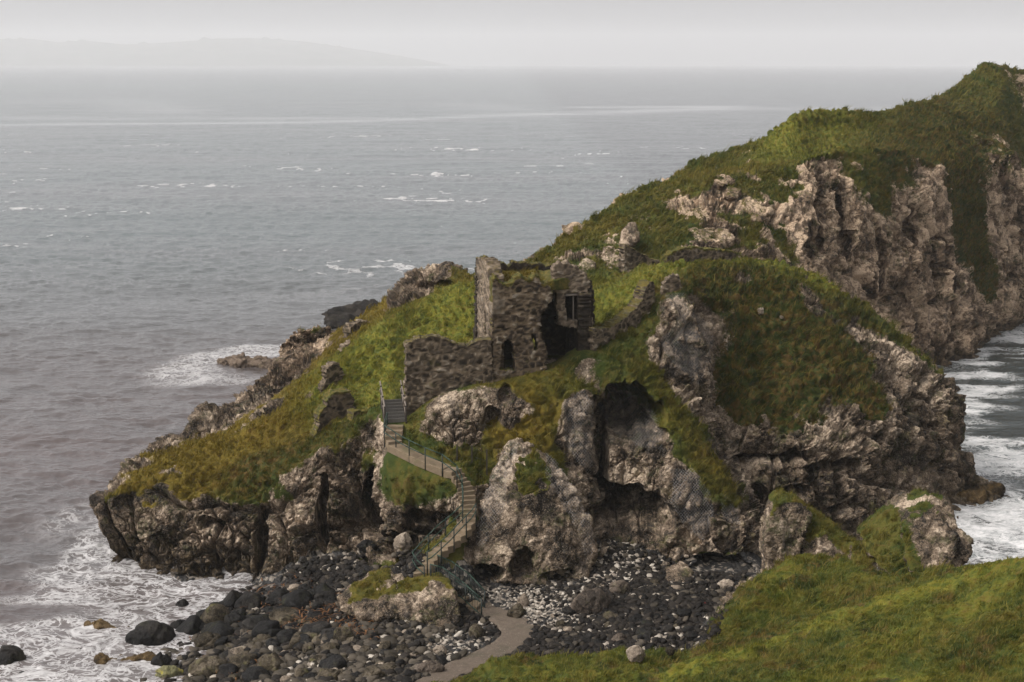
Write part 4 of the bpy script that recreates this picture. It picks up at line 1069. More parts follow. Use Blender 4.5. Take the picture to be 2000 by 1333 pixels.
def remesh(me, voxel):
    o = bpy.data.objects.new('tmp', me); COL.objects.link(o)
    m = o.modifiers.new('r', 'REMESH'); m.mode = 'VOXEL'; m.voxel_size = voxel
    dg = bpy.context.evaluated_depsgraph_get(); dg.update()
    r = bpy.data.meshes.new_from_object(o.evaluated_get(dg))
    bpy.data.objects.remove(o, do_unlink=True)
    return r
def co_of(me):
    a = np.zeros(len(me.vertices) * 3, np.float32); me.vertices.foreach_get('co', a)
    b = np.zeros(len(me.vertices) * 3, np.float32); me.vertices.foreach_get('normal', b)
    return a.reshape(-1, 3), b.reshape(-1, 3)
TURFED = []
def rock_mass(name, hulls, voxel=.1, amp=1.0, size=1.0, mat=None, turf=0.0, seed=0, dryv=.4, turf_fn=None, carve=(), label=None, cat='rock', group=None, lushv=0):
    """craggy rock: convex lumps given by world points, fused, then broken up by blocky relief"""
    bm = bmesh.new()
    for h in hulls:
        vs = [bm.verts.new(tuple(q)) for q in h]
        r = bmesh.ops.convex_hull(bm, input=vs)
        dead = list({g for g in r['geom_interior'] + r['geom_unused'] if isinstance(g, bmesh.types.BMVert)})
        bmesh.ops.delete(bm, geom=dead, context='VERTS')
    bmesh.ops.recalc_face_normals(bm, faces=bm.faces[:])
    me = bpy.data.meshes.new(name); bm.to_mesh(me); bm.free()
    me = remesh(me, voxel); me.name = name
    c, nn = co_of(me)
    q = c / size
    f1, c1 = facet(q / np.array([2.0, 2.0, 2.4]), seed + 101); f2, c2 = facet(q / .8, seed + 102); f3, c3 = facet(q / .33, seed + 103)
    d = size * amp * (.35 * fbm(q / 2.5, 2, seed) + .34 * f1 - .2 * np.exp(-(c1 / .08) ** 2) + .18 * f2 - .08 * np.exp(-(c2 / .09) ** 2) + .07 * f3 + .10 * ridged(q / 1.2, 3, seed + 9))
    tm = np.zeros(len(c))
    push = np.zeros(len(c))
    for (cx_, cy_, cY_, hw_, hh_, dp_) in carve:
        cc = P(cx_, cy_, cY_); wob = fbm(c / .9, 2, seed + 50)
        push += dp_ * sstep(1.15, .6, np.sqrt(((c[:, 0] - cc[0]) / hw_ + .7 * wob) ** 2 + ((c[:, 2] - cc[2]) / hh_ + .5 * wob) ** 2)) * sstep(3, 2, np.abs(c[:, 1] - cc[1])) * (nn[:, 1] < .2)
    if turf or turf_fn: 
        tm = np.clip(sstep(.45, .75, nn[:, 2] + .3 * fbm(q / 1.6, 2, seed + 20)) * turf, 0, 1)
        if turf_fn is not None: tm = np.clip(turf_fn(c, nn) * sstep(.0, .35, nn[:, 2] + .25 * fbm(q / 1.6, 2, seed + 22)), 0, 1)
        d = d * (1 - .6 * tm) + tm * (.06 + .12 * np.abs(perlin(c / .6, seed + 21)))
    cn = (c + nn * d[:, None]).astype(np.float32); cn[:, 1] += push.astype(np.float32)
    me.vertices.foreach_set('co', cn.ravel()); me.update()
    me.polygons.foreach_set('use_smooth', np.ones(len(me.polygons), bool))
    add_attr(me, 'rock', 1 - tm); add_attr(me, 'dry', np.full(len(c), dryv)); add_attr(me, 'lush', np.full(len(c), lushv)); add_attr(me, 'dark', np.zeros(len(c)))
    if tm.max() > .5 and len(me.polygons):
        fv = np.zeros(len(me.loops), np.int32); me.loops.foreach_get('vertex_index', fv)
        if len(fv) == 4 * len(me.polygons): TURFED.append(((c + nn * d[:, None]).astype(np.float32), fv.reshape(-1, 4), 1 - tm, dryv, lushv))
    me.materials.clear()
    o = link(name, me, mat or M_TERR)
    tag(o, label, cat, group)
    return o
def outline_hull(front, depth, lean=0.0, sink=.0):
    """front: (px,py,Y) points on the visible face; a back copy is pushed 'depth' metres away"""
    f = [P(*q) for q in front]
    cx = sum(q[0] for q in f) / len(f)
    b = [np.array((cx + (q[0] - cx) * .8, q[1] + depth, q[2] - lean)) for q in f]
    return f + b
# two crags standing at the back of the grass slope
rock_mass('rock_pinnacle', [outline_hull([(1510,990,73.9),(1527,974,74.2),(1562,980,74.2),(1580,1000,74),(1575,1040,73.4),(1560,1075,73),(1540,1125,72.4),(1492,1135,72.4),(1494,1060,73),(1498,1015,73.6)], 2.6, .3),
   outline_hull([(1540,985,75.2),(1590,1000,75),(1604,1025,74.8),(1640,1045,74.4),(1662,1055,74),(1700,1090,72.8),(1700,1120,72),(1620,1110,72.6),(1570,1100,73)], 2.2, .6),
   outline_hull([(1590,1050,73.3),(1610,1040,73.4),(1626,1062,73.2),(1622,1100,72.6),(1590,1100,72.6)], 1.0, .2),
   outline_hull([(1660,1060,73.2),(1690,1068,73),(1712,1095,72),(1690,1120,71.4),(1660,1100,72)], 1.2, .2)], .11, .8, .8, turf=.95, seed=300, dryv=.35,
   label='tall narrow rock pinnacle with mossy cap behind the grass slope', cat='rock pinnacle')
rock_mass('rock_pinnacle', [outline_hull([(1672,1045,74),(1720,1010,74.4),(1768,978,74.6),(1811,963,74.4),(1838,976,74),(1858,1000,73.4),(1875,1030,72.6),(1893,1058,71.6),(1897,1080,70.8),(1880,1115,69.8),(1772,1140,69.3),(1713,1105,71)], 2.6, .6),
   outline_hull([(1770,1000,73),(1815,985,73),(1850,1020,72),(1870,1060,70.8),(1850,1110,69.6),(1775,1120,69.3),(1760,1060,71)], 1.2, .2)], .11, .9, .85, turf=.0, seed=310, dryv=.2,
   turf_fn=lambda c, nn: np.maximum(sstep(P(1790,1000,72)[0], P(1755,1040,72)[0], c[:, 0] + .5 * fbm(c / 1.2, 2, 3)), sstep(.82, .95, nn[:, 2])),
   label='broad wedge shaped crag with one turfed flank beside the surf', cat='rock pinnacle')
CRAG = rock_mass('rock_crag', [[P(*t) for t in ((990,872,80.6),(1012,864,80.9),(1040,866,80.8),(960,930,79.3),(938,1000,78.2),(926,1060,77.4),(908,1112,76.9),(912,1138,76.4),(1000,1140,75.9),(1085,1140,75.9),(1140,1130,76.6),(1158,1085,77.7),(1148,1010,78.7),(1120,955,79.5),(1075,895,80.4),(1010,960,78.4),(1060,990,78.0),(1000,1060,76.9),(1080,1060,76.8),
    (1000,868,83.5),(1040,866,83.5),(960,930,83),(1110,950,83),(920,1060,81.5),(1150,1060,82),(920,1140,80),(1150,1130,80.5))],
   [P(*t) for t in ((905,1110,76.8),(930,1060,77.2),(985,1050,76.6),(1000,1090,76.0),(1000,1138,75.7),(912,1138,76.1),(930,1080,79),(1000,1080,79))]], .08, .8, .9,
   seed=305, dryv=.35, turf_fn=lambda c, nn: sstep(1.25, .6, np.sqrt((((c - P(1035,925,79.4)) / np.array((1.0, 1.6, 1.0))) ** 2).sum(1)) + .7 * fbm(c / .8, 2, 6) + .9 * fbm(c / .45, 3, 8)),
   carve=[(1018,1108,76.2,.70,.85,1.7),(950,1118,76.5,.8,.55,2.0),(1085,1128,76.2,.9,.35,1.2)], label='pale pointed crag draped in wire net right of the lower steps', cat='crag')
# outcrop on the beach that the lower stairs pass behind
rock_mass('rock_outcrop', [outline_hull([(650,1178,73.2),(690,1150,73.6),(712,1136,74),(760,1130,74),(770,1150,73),(765,1200,71.6),(735,1212,71.2),(690,1206,71.6),(660,1195,72.2)], 2.0, .2),
   outline_hull([(745,1150,73.4),(790,1145,73.6),(830,1138,73.6),(855,1132,73.4),(880,1140,73),(890,1165,72),(893,1200,71),(880,1242,70.2),(800,1222,70.4),(750,1205,71)], 1.6, .2),
   outline_hull([(740,1135,74.3),(772,1126,74.6),(800,1128,74.8),(815,1140,74.2),(760,1160,73.6)], .8, .3)], .08, 1.15, .55, turf=.0, seed=320, dryv=.5, turf_fn=lambda c, nn: sstep(.7, .92, nn[:, 2] + .5 * fbm(c / 1.3, 2, 4)) * sstep(72.2, 73.0, c[:, 1]),
   label='low lichen stained rock outcrop in front of the foot of the stairs', cat='rock outcrop')
rock_mass('boulder', [outline_hull([(348,862,101),(362,826,102),(385,795,103.5),(404,785,104.2),(420,788,104.4),(434,800,104.6),(436,830,103.6),(428,850,102.6),(400,862,101.6)], 4, 1.5)], .14, .75, 1.0, seed=330, mat=M_TERR,
   label='big dark rounded knob of rock on the left shoreline rim', cat='boulder')
rock_mass('sea_stack', [outline_hull([(622,612,168),(640,602,170),(665,606,171),(690,597,172),(720,594,173),(742,600,173),(742,640,166),(640,640,165)], 10, 2)], .35, .9, 2.0, seed=340, mat=M_BLACK,
   label='black sea rock showing beyond the far end of the lawn', cat='sea rock')
def flat_rock(px0, py0, px1, py1, zt, label, seed, mat, bits=6, cat='rock shelf', z0=-.8, name='rock_shelf', amp=.9):
    rnd = random.Random(seed)
    a, b = PZ(px0, py0, 0), PZ(px1, py1, 0)
    hs = []
    for i in range(bits):
        t = (i + .5) / bits
        c = a + (b - a) * t + np.array((rnd.uniform(-.1, .1), rnd.uniform(-.1, .1), 0)) * np.linalg.norm(b - a)
        r = np.linalg.norm((b - a)[:2]) * rnd.uniform(.16, .30)
        hs.append([np.array((c[0] + r * math.cos(k) * rnd.uniform(.6, 1.1), c[1] + r * .9 * math.sin(k) * rnd.uniform(.6, 1.1), z)) for k in np.linspace(0, 5.6, 7) for z in (z0, zt * rnd.uniform(.35, 1.0))])
    return rock_mass(name, hs, .12, amp, .7, mat=mat, seed=seed, label=label, cat=cat)
flat_rock(440,716,545,722,1.1,'low dark rock shelf awash in the foam of the left cove',350,M_MUD,11,amp=1.2)
flat_rock(462,742,482,744,.5,'small rock breaking the foam near the left cove shelf',351,M_BLACK,2)
flat_rock(156,1232,238,1240,.55,'tan brown rock shelf beside the large black boulder at the tide line',352,M_BROWN,6)
flat_rock(206,1300,300,1294,.6,'tan brown rock shelf with foam washing round it at the bottom left',353,M_BROWN,7)
flat_rock(170,1330,260,1326,.4,'weedy brown rock slab at the lower edge of the photo',354,M_BROWN,5)
flat_rock(1872,985,1940,966,1.1,'ragged brown reef running out from the right cliff into surf',355,M_BROWN,8)

# boulders on the beach that stand out, each with its own place
def boulder(px0, py0, px1, py1, mat, label, seed, zb=None, name='boulder', sq=.8, cat='boulder', lean=0, amp=.55, group='large boulders on the beach'):
    """pixel box of the boulder; it sits on the beach at the row of its foot"""
    cxp = (px0 + px1) / 2
    # march the foot ray to the ground
    Y = 60.0; 
    for _ in range(600):
        q = P(cxp, py1 - (py1 - py0) * .12, Y)
        if q[2] <= max(ground(q[0], q[1]), -.15): break
        Y += .05
    rnd = random.Random(seed)
    w = (px1 - px0) / FPX * Y * 1.04; h = (py1 - py0) / FPX * Y
    c = P(cxp, py1, Y); zg = q[2]
    ht = h * .97; dp = min(w, ht * 1.6) * .8
    hull = []
    for zf, rf in ((-.25, .8), (.12, 1.0), (.5, .93), (.8, .68), (1.0, .32)):
        for k in range(7):
            a_ = k * 2 * math.pi / 7 + rnd.uniform(-.3, .3)
            r_ = rf * rnd.uniform(.82, 1.05)
            hull.append(np.array((c[0] + w / 2 * r_ * math.cos(a_) + lean * zf * w, Y + dp * .35 + dp / 2 * r_ * math.sin(a_), zg + ht * sq * zf * (rnd.uniform(.85, 1.0) if zf > .7 else 1))))
    return rock_mass(name, [hull], max(.045, min(w, ht) / 16), amp, max(.3, min(w, ht) * .5), mat=mat, seed=seed, label=label, cat=cat, group=group)
BL = [
 (234,1212,334,1280,M_BLACK,'largest black boulder on the beach, smooth wedge at the tide line'),
 (366,1236,436,1278,M_GREY,'grey green boulder just right of the largest black wedge'),
 (288,1272,338,1316,M_BLACK,'upright black boulder below the largest black wedge'),
 (360,1282,452,1328,M_GREY,'long greenish boulder lying at the bottom edge, left of a round grey one'),
 (292,1300,358,1336,M_YELL,'boulder crusted with bright yellow lichen at the bottom edge'),
 (490,1270,556,1324,M_GREY,'round grey boulder with fine bands near the bottom edge'),
 (334,1168,368,1198,M_BLACK,'squat black boulder nearest the foam under the left cliff'),
 (372,1190,424,1224,M_BLACK,'black boulder between the tide pool and the weed patch'),
 (424,1192,480,1232,M_BLACK,'low black boulder above the grey green one'),
 (322,1210,372,1240,M_BLACK,'flat black boulder touching the top of the largest wedge'),
 (-30,1256,46,1326,M_BLACK,'big black rock cut off by the left edge of the photo'),
 (122,1266,176,1298,M_BLACK,'black boulder alone in the white foam at the lower left'),
 (30,1300,78,1326,M_BLACK,'low dark stone in the foam right of the cut off black rock'),
 (8,1312,66,1340,M_BLACK,'dark slab in the bottom left corner'),
 (640,1220,694,1266,M_GREY,'angular grey boulder below the beach outcrop'),
 (614,1218,642,1240,M_GREY,'rounded pale grey stone left of the angular grey boulder'),
 (1108,1146,1196,1208,M_MUD,'flat faced brown boulder in the middle of the cobble cove'),
 (1184,1130,1230,1168,M_MUD,'smaller brown boulder behind the flat faced one'),
 (984,1176,1028,1214,M_GREY,'dark mossy boulder at the edge of the pale gravel'),
 (1006,1156,1032,1190,M_LIME,'upright pale stone above the dark mossy boulder'),
 (910,1214,944,1252,M_GREY,'green slab boulder beside the bend of the path'),
 (1218,1260,1260,1292,M_LIME,'whitish humped boulder against the grass bank'),
 (1294,1262,1318,1280,M_GREY,'grey stone right of the whitish humped boulder'),
 (1395,1130,1436,1154,M_LIME,'pale slab lying inside the dark cave mouth'),
 (1190,1236,1226,1262,M_MUD,'brown stone in the black cobbles below the cave'),
 (840,1258,872,1284,M_LIME,'white blocky stone beside the straight part of the path'),
 (800,1290,870,1322,M_MUD,'wide brown stone left of the path near the bottom'),
 (700,1306,752,1334,M_GREY,'grey boulder at the bottom edge left of the path'),
 (620,1306,664,1334,M_GREY,'speckled grey boulder at the bottom edge right of the banded one'),
 (540,1318,580,1340,M_LIME,'pale stone at the bottom edge under the banded boulder'),
 (552,1140,590,1162,M_LIME,'pale pebbly boulder at the upper edge of the black stones'),
 (576,1140,610,1166,M_BLACK,'black boulder right beside the pale one under the cliff'),
 (760,1040,806,1076,M_LIME,'pale boulder left of the stairs under the dark overhang'),
 (690,1054,740,1082,M_BLACK,'black boulder at the foot of the dark cliff cleft'),
]
for i, b in enumerate(BL): boulder(*b, seed=400 + i)
rock_mass('rock_arch', [outline_hull([(1296,1118,76.4),(1330,1106,76.8),(1345,1112,76.6),(1346,1140,75.4),(1352,1158,74.8),(1369,1176,74),(1338,1166,74.4),(1330,1140,75.2),(1296,1150,75)], 1.3, .2)], .07, .7, .55, mat=M_TERR, seed=361, label='pale rib of rock flaring at its foot left of the cave mouth', cat='rock')
rock_mass('boulder', [outline_hull([(1209,478,113.4),(1212,452,114),(1226,435,114.4),(1238,434,114.6),(1247,450,114.4),(1246,470,113.8),(1230,482,113.2)], 2.2, .6)], .12, .5, .8, mat=M_TERR, seed=362, label='large pale boulder perched on the hillside above the grey wall', cat='boulder')
for i, (a0, b0, a1, b1, Y, lab, mt) in enumerate([(1392,340,1426,366,131,'rounded rock knob on the brow of the hill',M_TERR),(1408,362,1452,392,128.5,'second rounded knob just under the brow of the hill',M_TERR),(1430,384,1496,440,126,'biggest rock buttress on the hillside left of the cliff',M_TERR),(1300,400,1400,452,124,'wide lichen covered crag in the middle of the hillside',M_TERR),(1345,440,1440,492,119.5,'slanting ribbed rock slab above the turf topped wall',M_TERR),(1130,505,1158,548,108,'pale limestone ribs rising just right of the castle',M_TERR),(1170,478,1222,540,111.5,'split grey rock left of the hillside wall',M_TERR),(1440,540,1478,572,99.8,'small pale outcrop below the crest of the grassy mound',M_TERR),(1560,556,1580,600,100.6,'slim pale outcrop on the right side of the mound',M_TERR)]):
    rnd = random.Random(i); cx_, cy_ = (a0 + a1) / 2, (b0 + b1) / 2
    hh = [(cx_ + (a1 - a0) / 2 * math.cos(k) * rnd.uniform(.6, 1.15), cy_ - (b1 - b0) / 2 * math.sin(k) * rnd.uniform(.6, 1.1), Y + .7 + 1.4 * math.sin(k)) for k in np.linspace(0, 5.4, 8)]
    rock_mass('rock_crag', [outline_hull(hh, 2.5, 1.0)], .12, 1.25, .8, mat=mt, turf=.45, seed=370 + i, label=lab, cat='crag')
for (a0, b0, a1, b1, lab) in [(1476,600,1494,612,'white stone on the dark heathery slope of the mound'),(1518,612,1528,622,'tiny white stone right of the larger one on the dark slope')]:
    q = P((a0 + a1) / 2, (b0 + b1) / 2, 96.5)
    Yg = 90.0
    for _ in range(300):
        q = P((a0 + a1) / 2, b1, Yg)
        if q[2] <= ground(q[0], q[1]) + .1: break
        Yg += .08
    w = (a1 - a0) / FPX * Yg
    rnd = random.Random(a0)
    rock_mass('stone', [[np.array((q[0] + w / 2 * rnd.uniform(-1, 1), q[1] + w / 2 * rnd.uniform(-1, 1), q[2] + w * .7 * rnd.uniform(-.3, 1))) for _ in range(18)]], w / 9, .4, w * .5, mat=M_LIME, seed=int(a0), label=lab, cat='stone')

# the rest of the beach: single stones copied from a few shapes
def stone_shape(seed, mat):
    rnd = random.Random(seed)
    hull = []
    for _ in range(26):
        v = Vector((rnd.gauss(0, 1), rnd.gauss(0, 1), rnd.gauss(0, 1))).normalized()
        hull.append(np.array((v.x * .62, v.y * .52, v.z * .40)))
    bm = bmesh.new()
    vs = [bm.verts.new(tuple(q)) for q in hull]
    bmesh.ops.convex_hull(bm, input=vs)
    me = bpy.data.meshes.new('stone'); bm.to_mesh(me); bm.free()
    me = remesh(me, .07); me.name = 'stone'
    c, nn = co_of(me)
    f, _ = facet(c / .5, seed); 
    d = .05 * f + .06 * fbm(c / .5, 3, seed)
    me.vertices.foreach_set('co', (c + nn * d[:, None]).astype(np.float32).ravel()); me.update()
    me.polygons.foreach_set('use_smooth', np.ones(len(me.polygons), bool))
    me.materials.clear(); me.materials.append(mat)
    return me
KINDS = [('black', M_BLACK), ('grey', M_GREY), ('pale', M_LIME)]
SHAPES = {k: [stone_shape(500 + 10 * i + j, m) for j in range(4)] for i, (k, m) in enumerate(KINDS)}
def path_d(x, y): return seg_dist(np.array([x]), np.array([y]), PATH_XY)[0]
PATH = [(760,1400,1.9),(835,1345,2.0),(880,1312,2.0),(930,1290,2.0),(975,1268,2.0),(1008,1245,1.95),(1012,1225,1.9),(990,1208,1.85),(955,1197,1.8),(935,1188,1.85)]
PATH_P = [PZ(*t) for t in PATH]; PATH_XY = [(q[0], q[1]) for q in PATH_P]
rnd = random.Random(77)
ZONES = [  # pixel region, where it lies, count, share of black and grey, largest size
 ((330,1160,640,1250), 'among wet black stones below the left cliff', 62, (.90,.09), 1.7),
 ((400,1245,660,1330), 'on the beach left of the path at the bottom', 62, (.36,.58), 1.25),
 ((640,1235,860,1330), 'between the beach outcrop and the path', 48, (.30,.48), .8),
 ((1030,1190,1400,1270), 'among black cobbles between path and grass bank', 62, (.78,.10), .75),
 ((1150,1080,1340,1180), 'in the rubble fan right of the crag', 40, (.30,.20), .7),
 ((560,1085,800,1150), 'on dark shingle under the left cliff cleft', 24, (.72,.13), .7)]
TONE = {'black': 'small black rounded stone', 'grey': 'small grey green stone', 'pale': 'small pale limestone stone'}
for (x0, y0, x1, y1), where, cnt, (sb, sg), smax in ZONES:
    for _ in range(cnt):
        for _try in range(20):
            px, py = rnd.uniform(x0, x1), rnd.uniform(y0, y1)
            Y = 58.0
            q = PZ(px, py, 1.8)
            for _k in range(6): q = PZ(px, py, max(ground(q[0], q[1]), 0))
            if path_d(q[0], q[1]) > 1.25 and not (640 < px < 900 and 1125 < py < 1230) and q[2] > .12: break
        r = rnd.random(); kd = 'black' if r < sb else ('grey' if r < sb + sg else 'pale')
        s = smax * (.38 + .75 * rnd.random() ** 2.2) * (.8 if kd == 'pale' else 1)
        o = bpy.data.objects.new('stone', rnd.choice(SHAPES[kd]))
        o.location = (q[0], q[1], q[2] + .12 * s)
        o.rotation_euler = (rnd.uniform(-.4, .4), rnd.uniform(-.4, .4), rnd.uniform(0, 6.3))
        o.scale = (s, s, s * rnd.uniform(.8, 1.15))
        COL.objects.link(o)
        tag(o, TONE[kd] + ' ' + where, 'stone', TONE[kd].replace('stone', 'stones') + ' ' + where)
# ------------------------------------------------------------------ path, stairs, rails
def path():
    a = np.array(PATH_P)
    # resample
    seg = np.hypot(*(np.diff(a[:, :2], axis=0).T)); cum = np.concatenate([[0], np.cumsum(seg)])
    t = np.linspace(0, cum[-1], 160)
    c = np.stack([np.interp(t, cum, a[:, i]) for i in range(3)], 1)
    for _ in range(30): c[1:-1] = .5 * c[1:-1] + .25 * (c[:-2] + c[2:])
    d = np.gradient(c[:, :2], axis=0); d /= np.linalg.norm(d, axis=1, keepdims=True)
    nb = np.stack([-d[:, 1], d[:, 0]], 1)
    M = 13; V = np.zeros((160, M + 4, 3))
    hw = .74 + .25 * np.exp(-((t - cum[6]) / 1.2) ** 2)
    for j in range(M):
        s = -1 + 2 * j / (M - 1)
        edge = .10 * _perlin(np.stack([t * 1.4, np.full(160, 3. if s < 0 else 9.), 0 * t], 1), 5) * abs(s) ** 4
        V[:, j + 2, :2] = c[:, :2] + nb * ((hw + edge) * s)[:, None]
    g = bil(H0, V[:, 2:-2, 0].ravel(), V[:, 2:-2, 1].ravel()).reshape(160, M)
    z = np.maximum(g.mean(1), c[:, 2] - .1) + .10
    for _ in range(10): z[1:-1] = .5 * z[1:-1] + .25 * (z[:-2] + z[2:])
    V[:, 2:-2, 2] = z[:, None]
    V[:, 1] = V[:, 2]; V[:, 0] = V[:, 2]; V[:, -2] = V[:, -3]; V[:, -1] = V[:, -3]
    V[:, 1, 2] -= .02; V[:, -2, 2] -= .02; V[:, 1, :2] -= nb * .03; V[:, -2, :2] += nb * .03
    V[:, 0, 2] -= .6; V[:, -1, 2] -= .6; V[:, 0, :2] -= nb * .06; V[:, -1, :2] += nb * .06
    W_ = V.reshape(-1, 3); W_[:, 2] += .03 * perlin(W_ / .5, 3)
    me = np_mesh('path', W_, quads(160, M + 4)[:, ::-1])
    k = NT('worn_concrete'); v = k.pos()
    b = k.noise(v, 5, 6, .7); a_ = k.noise(v, .8, 4)
    col = k.mix(b, (.050, .038, .028), (.165, .128, .096))
    col = k.mix(k.ramp(a_, .45, .65, 0, .5), col, (.06, .055, .035))
    col = k.mix(k.ramp(k.noise(v, 14, 3), .62, .7, 0, .7), col, (.30, .26, .21))
    o = link('path', me, k.fin(col, .9, k.bump(b, .6, .05), .2)); o['kind'] = 'structure'
path()
kc = NT('pale_concrete_step'); v = kc.pos(); b = kc.noise(v, 4, 5, .65)
col = kc.mix(b, (.10, .073, .045), (.27, .205, .135))
col = kc.mix(kc.ramp(kc.noise(v, 1.2, 4), .52, .68, 0, .6), col, (.11, .10, .05))
M_STEP = kc.fin(col, .9, kc.bump(b, .4, .03), .2)
kg = NT('green_painted_steel'); v = kg.pos(); b = kg.noise(v, 6, 4, .6)
M_RAIL = kg.fin(kg.mix(kg.ramp(b, .5, .75), (.008, .030, .017), (.030, .048, .030)), .5, None, .4)
M_POST = NT('dark_steel').fin((.014, .020, .016), .55, None, .35)

stairs = empty('stone_stairs', tuple(STAIR[-1]))
tag(stairs, 'pale stone steps curving down the headland to the beach', 'stairs')
def along(line):
    line = np.array(line); seg = np.linalg.norm(np.diff(line, axis=0), axis=1); return line, np.concatenate([[0], np.cumsum(seg)])
SL, SCUM = along(STAIR[1:])
def at(s):
    q = np.array([np.interp(s, SCUM, SL[:, i]) for i in range(3)])
    a = np.array([np.interp(s - .35, SCUM, SL[:, i]) for i in range(2)]); b = np.array([np.interp(s + .35, SCUM, SL[:, i]) for i in range(2)])
    d = b - a; d /= np.linalg.norm(d) + 1e-9
    return q, d
rnd = random.Random(5)
s_ = 0.0; last_z = SL[0][2] + .17; nstep = 0
grid_s = np.arange(0, SCUM[-1], .04)
zs = np.interp(grid_s, SCUM, SL[:, 2])
marks = [0.0]
for s, z in zip(grid_s, zs):
    zl = np.interp(marks[-1], SCUM, SL[:, 2])
    if (SCUM[2] < s < SCUM[6] and s - marks[-1] > 1.9) or (not SCUM[2] < s < SCUM[6] and (zl - z > .19 or s - marks[-1] > 1.5)): marks.append(s)
marks.append(SCUM[-1])
for s0, s1 in zip(marks[:-1], marks[1:]):
    q0, d0 = at(s0); q1, d1 = at(s1)
    n0, n1 = np.array((-d0[1], d0[0])), np.array((-d1[1], d1[0]))
    w = .47 + rnd.uniform(-.03, .05)
    zt_ = q0[2] + rnd.uniform(-.01, .01)
    bm = bmesh.new()
    c4 = [q0[:2] - n0 * w - d0 * .05, q0[:2] + n0 * w - d0 * .05, q1[:2] + n1 * w, q1[:2] - n1 * w]
    if s1 - s0 > 1.2: zz = [q0[2] + .04, q0[2] + .04, q1[2] + .05, q1[2] + .05]
    else: zz = [zt_] * 4
    lo = [bm.verts.new((a[0], a[1], z - .42)) for a, z in zip(c4, zz)]; hi = [bm.verts.new((a[0], a[1], z)) for a, z in zip(c4, zz)]
    bm.faces.new(lo); bm.faces.new(hi[::-1])
    for i in range(4): bm.faces.new((lo[(i + 1) % 4], lo[i], hi[i], hi[(i + 1) % 4]))
    bmesh.ops.recalc_face_normals(bm, faces=bm.faces[:])
    obj_bm('step', bm, M_STEP, stairs, .015)

# timber flight at the top
tb, tt = P(770, 829, 83.3), P(762, 786, 85.2)
tt[2] = P(762, 786, 85.2)[2]
timber = empty('timber_stairs', tuple(tb))
tag(timber, 'short dark timber stair flight with handrails beside the castle wall', 'stairs')
D = tt - tb; dxy = D[:2] / np.linalg.norm(D[:2]); nb2 = np.array((-dxy[1], dxy[0]))
M_TREAD = wood_mat('weathered_tread', (.07, .064, .056), (.17, .155, .135))
M_DKWOOD = wood_mat('dark_timber', (.022, .018, .014), (.06, .05, .04))
for i in range(7):
    q = tb + D * (i + .6) / 7
    bm = bmesh.new()
    beam(bm, (q[0] - nb2[0] * .6, q[1] - nb2[1] * .6, q[2] + .12), (q[0] + nb2[0] * .6, q[1] + nb2[1] * .6, q[2] + .12), .05, .26)
    obj_bm('tread', bm, M_TREAD, timber, .006)
for sd in (-1, 1):
    o2 = nb2 * .64 * sd
    bm = bmesh.new(); beam(bm, (tb[0] + o2[0], tb[1] + o2[1], tb[2]), (tt[0] + o2[0], tt[1] + o2[1], tt[2] + .1), .06, .28); obj_bm('stringer', bm, M_DKWOOD, timber, .006)
    bm = bmesh.new(); beam(bm, (tb[0] + o2[0], tb[1] + o2[1], tb[2] + 1.0), (tt[0] + o2[0] + dxy[0] * .5, tt[1] + o2[1] + dxy[1] * .5, tt[2] + 1.25), .09, .05); obj_bm('handrail', bm, M_TIMB, timber, .008)
    bm = bmesh.new(); beam(bm, (tb[0] + o2[0], tb[1] + o2[1], tb[2] + .55), (tt[0] + o2[0] + dxy[0] * .5, tt[1] + o2[1] + dxy[1] * .5, tt[2] + .75), .08, .04); obj_bm('mid_rail', bm, M_TIMB, timber, .008)
    for f in (0.02, .5, .98):
        q = tb + D * f; bm = bmesh.new(); beam(bm, (q[0] + o2[0], q[1] + o2[1], q[2] - .4), (q[0] + o2[0], q[1] + o2[1], q[2] + 1.1), .09, .09); obj_bm('post', bm, M_DKWOOD, timber, .008)

def railing(name, pts_, label, post_gap, h=1.0, mids=(), bal=0.0, post_r=.035, rail_r=.032, posts=True):
    a, cum = along(pts_)
    root = empty(name, tuple(a[0]))
    tag(root, label, 'railing', 'green railings along the stone stairs')
    n_ = max(1, int(round(cum[-1] / post_gap)))
    for i in range(n_ + 1):
        q = np.array([np.interp(cum[-1] * i / n_, cum, a[:, k]) for k in range(3)])
        bm = bmesh.new(); tube(bm, (q[0], q[1], q[2] - .35), (q[0], q[1], q[2] + h + .01), post_r); obj_bm('post', bm, M_POST, root, smooth=True)
    for hh, nm in [(h, 'top_rail')] + [(m, 'mid_rail') for m in mids]:
        bm = bmesh.new()
        ss = sorted(set(list(cum) + list(np.linspace(0, cum[-1], n_ + 1))))
        pp = [np.array([np.interp(s, cum, a[:, k]) for k in range(3)]) + np.array((0, 0, hh)) for s in ss]
        for p0, p1 in zip(pp[:-1], pp[1:]):
            if np.linalg.norm(p1 - p0) > .01: tube(bm, p0, p1, rail_r)
        obj_bm(nm, bm, M_RAIL, root, smooth=True)
    if bal:
        m_ = int(cum[-1] / bal)
        for i in range(m_ + 1):
            q = np.array([np.interp(cum[-1] * (i + .5) / (m_ + 1), cum, a[:, k]) for k in range(3)])
            bm = bmesh.new(); tube(bm, (q[0], q[1], q[2] + .05), (q[0], q[1], q[2] + h), .014, 5); obj_bm('baluster', bm, M_POST, root, smooth=True)
    return root
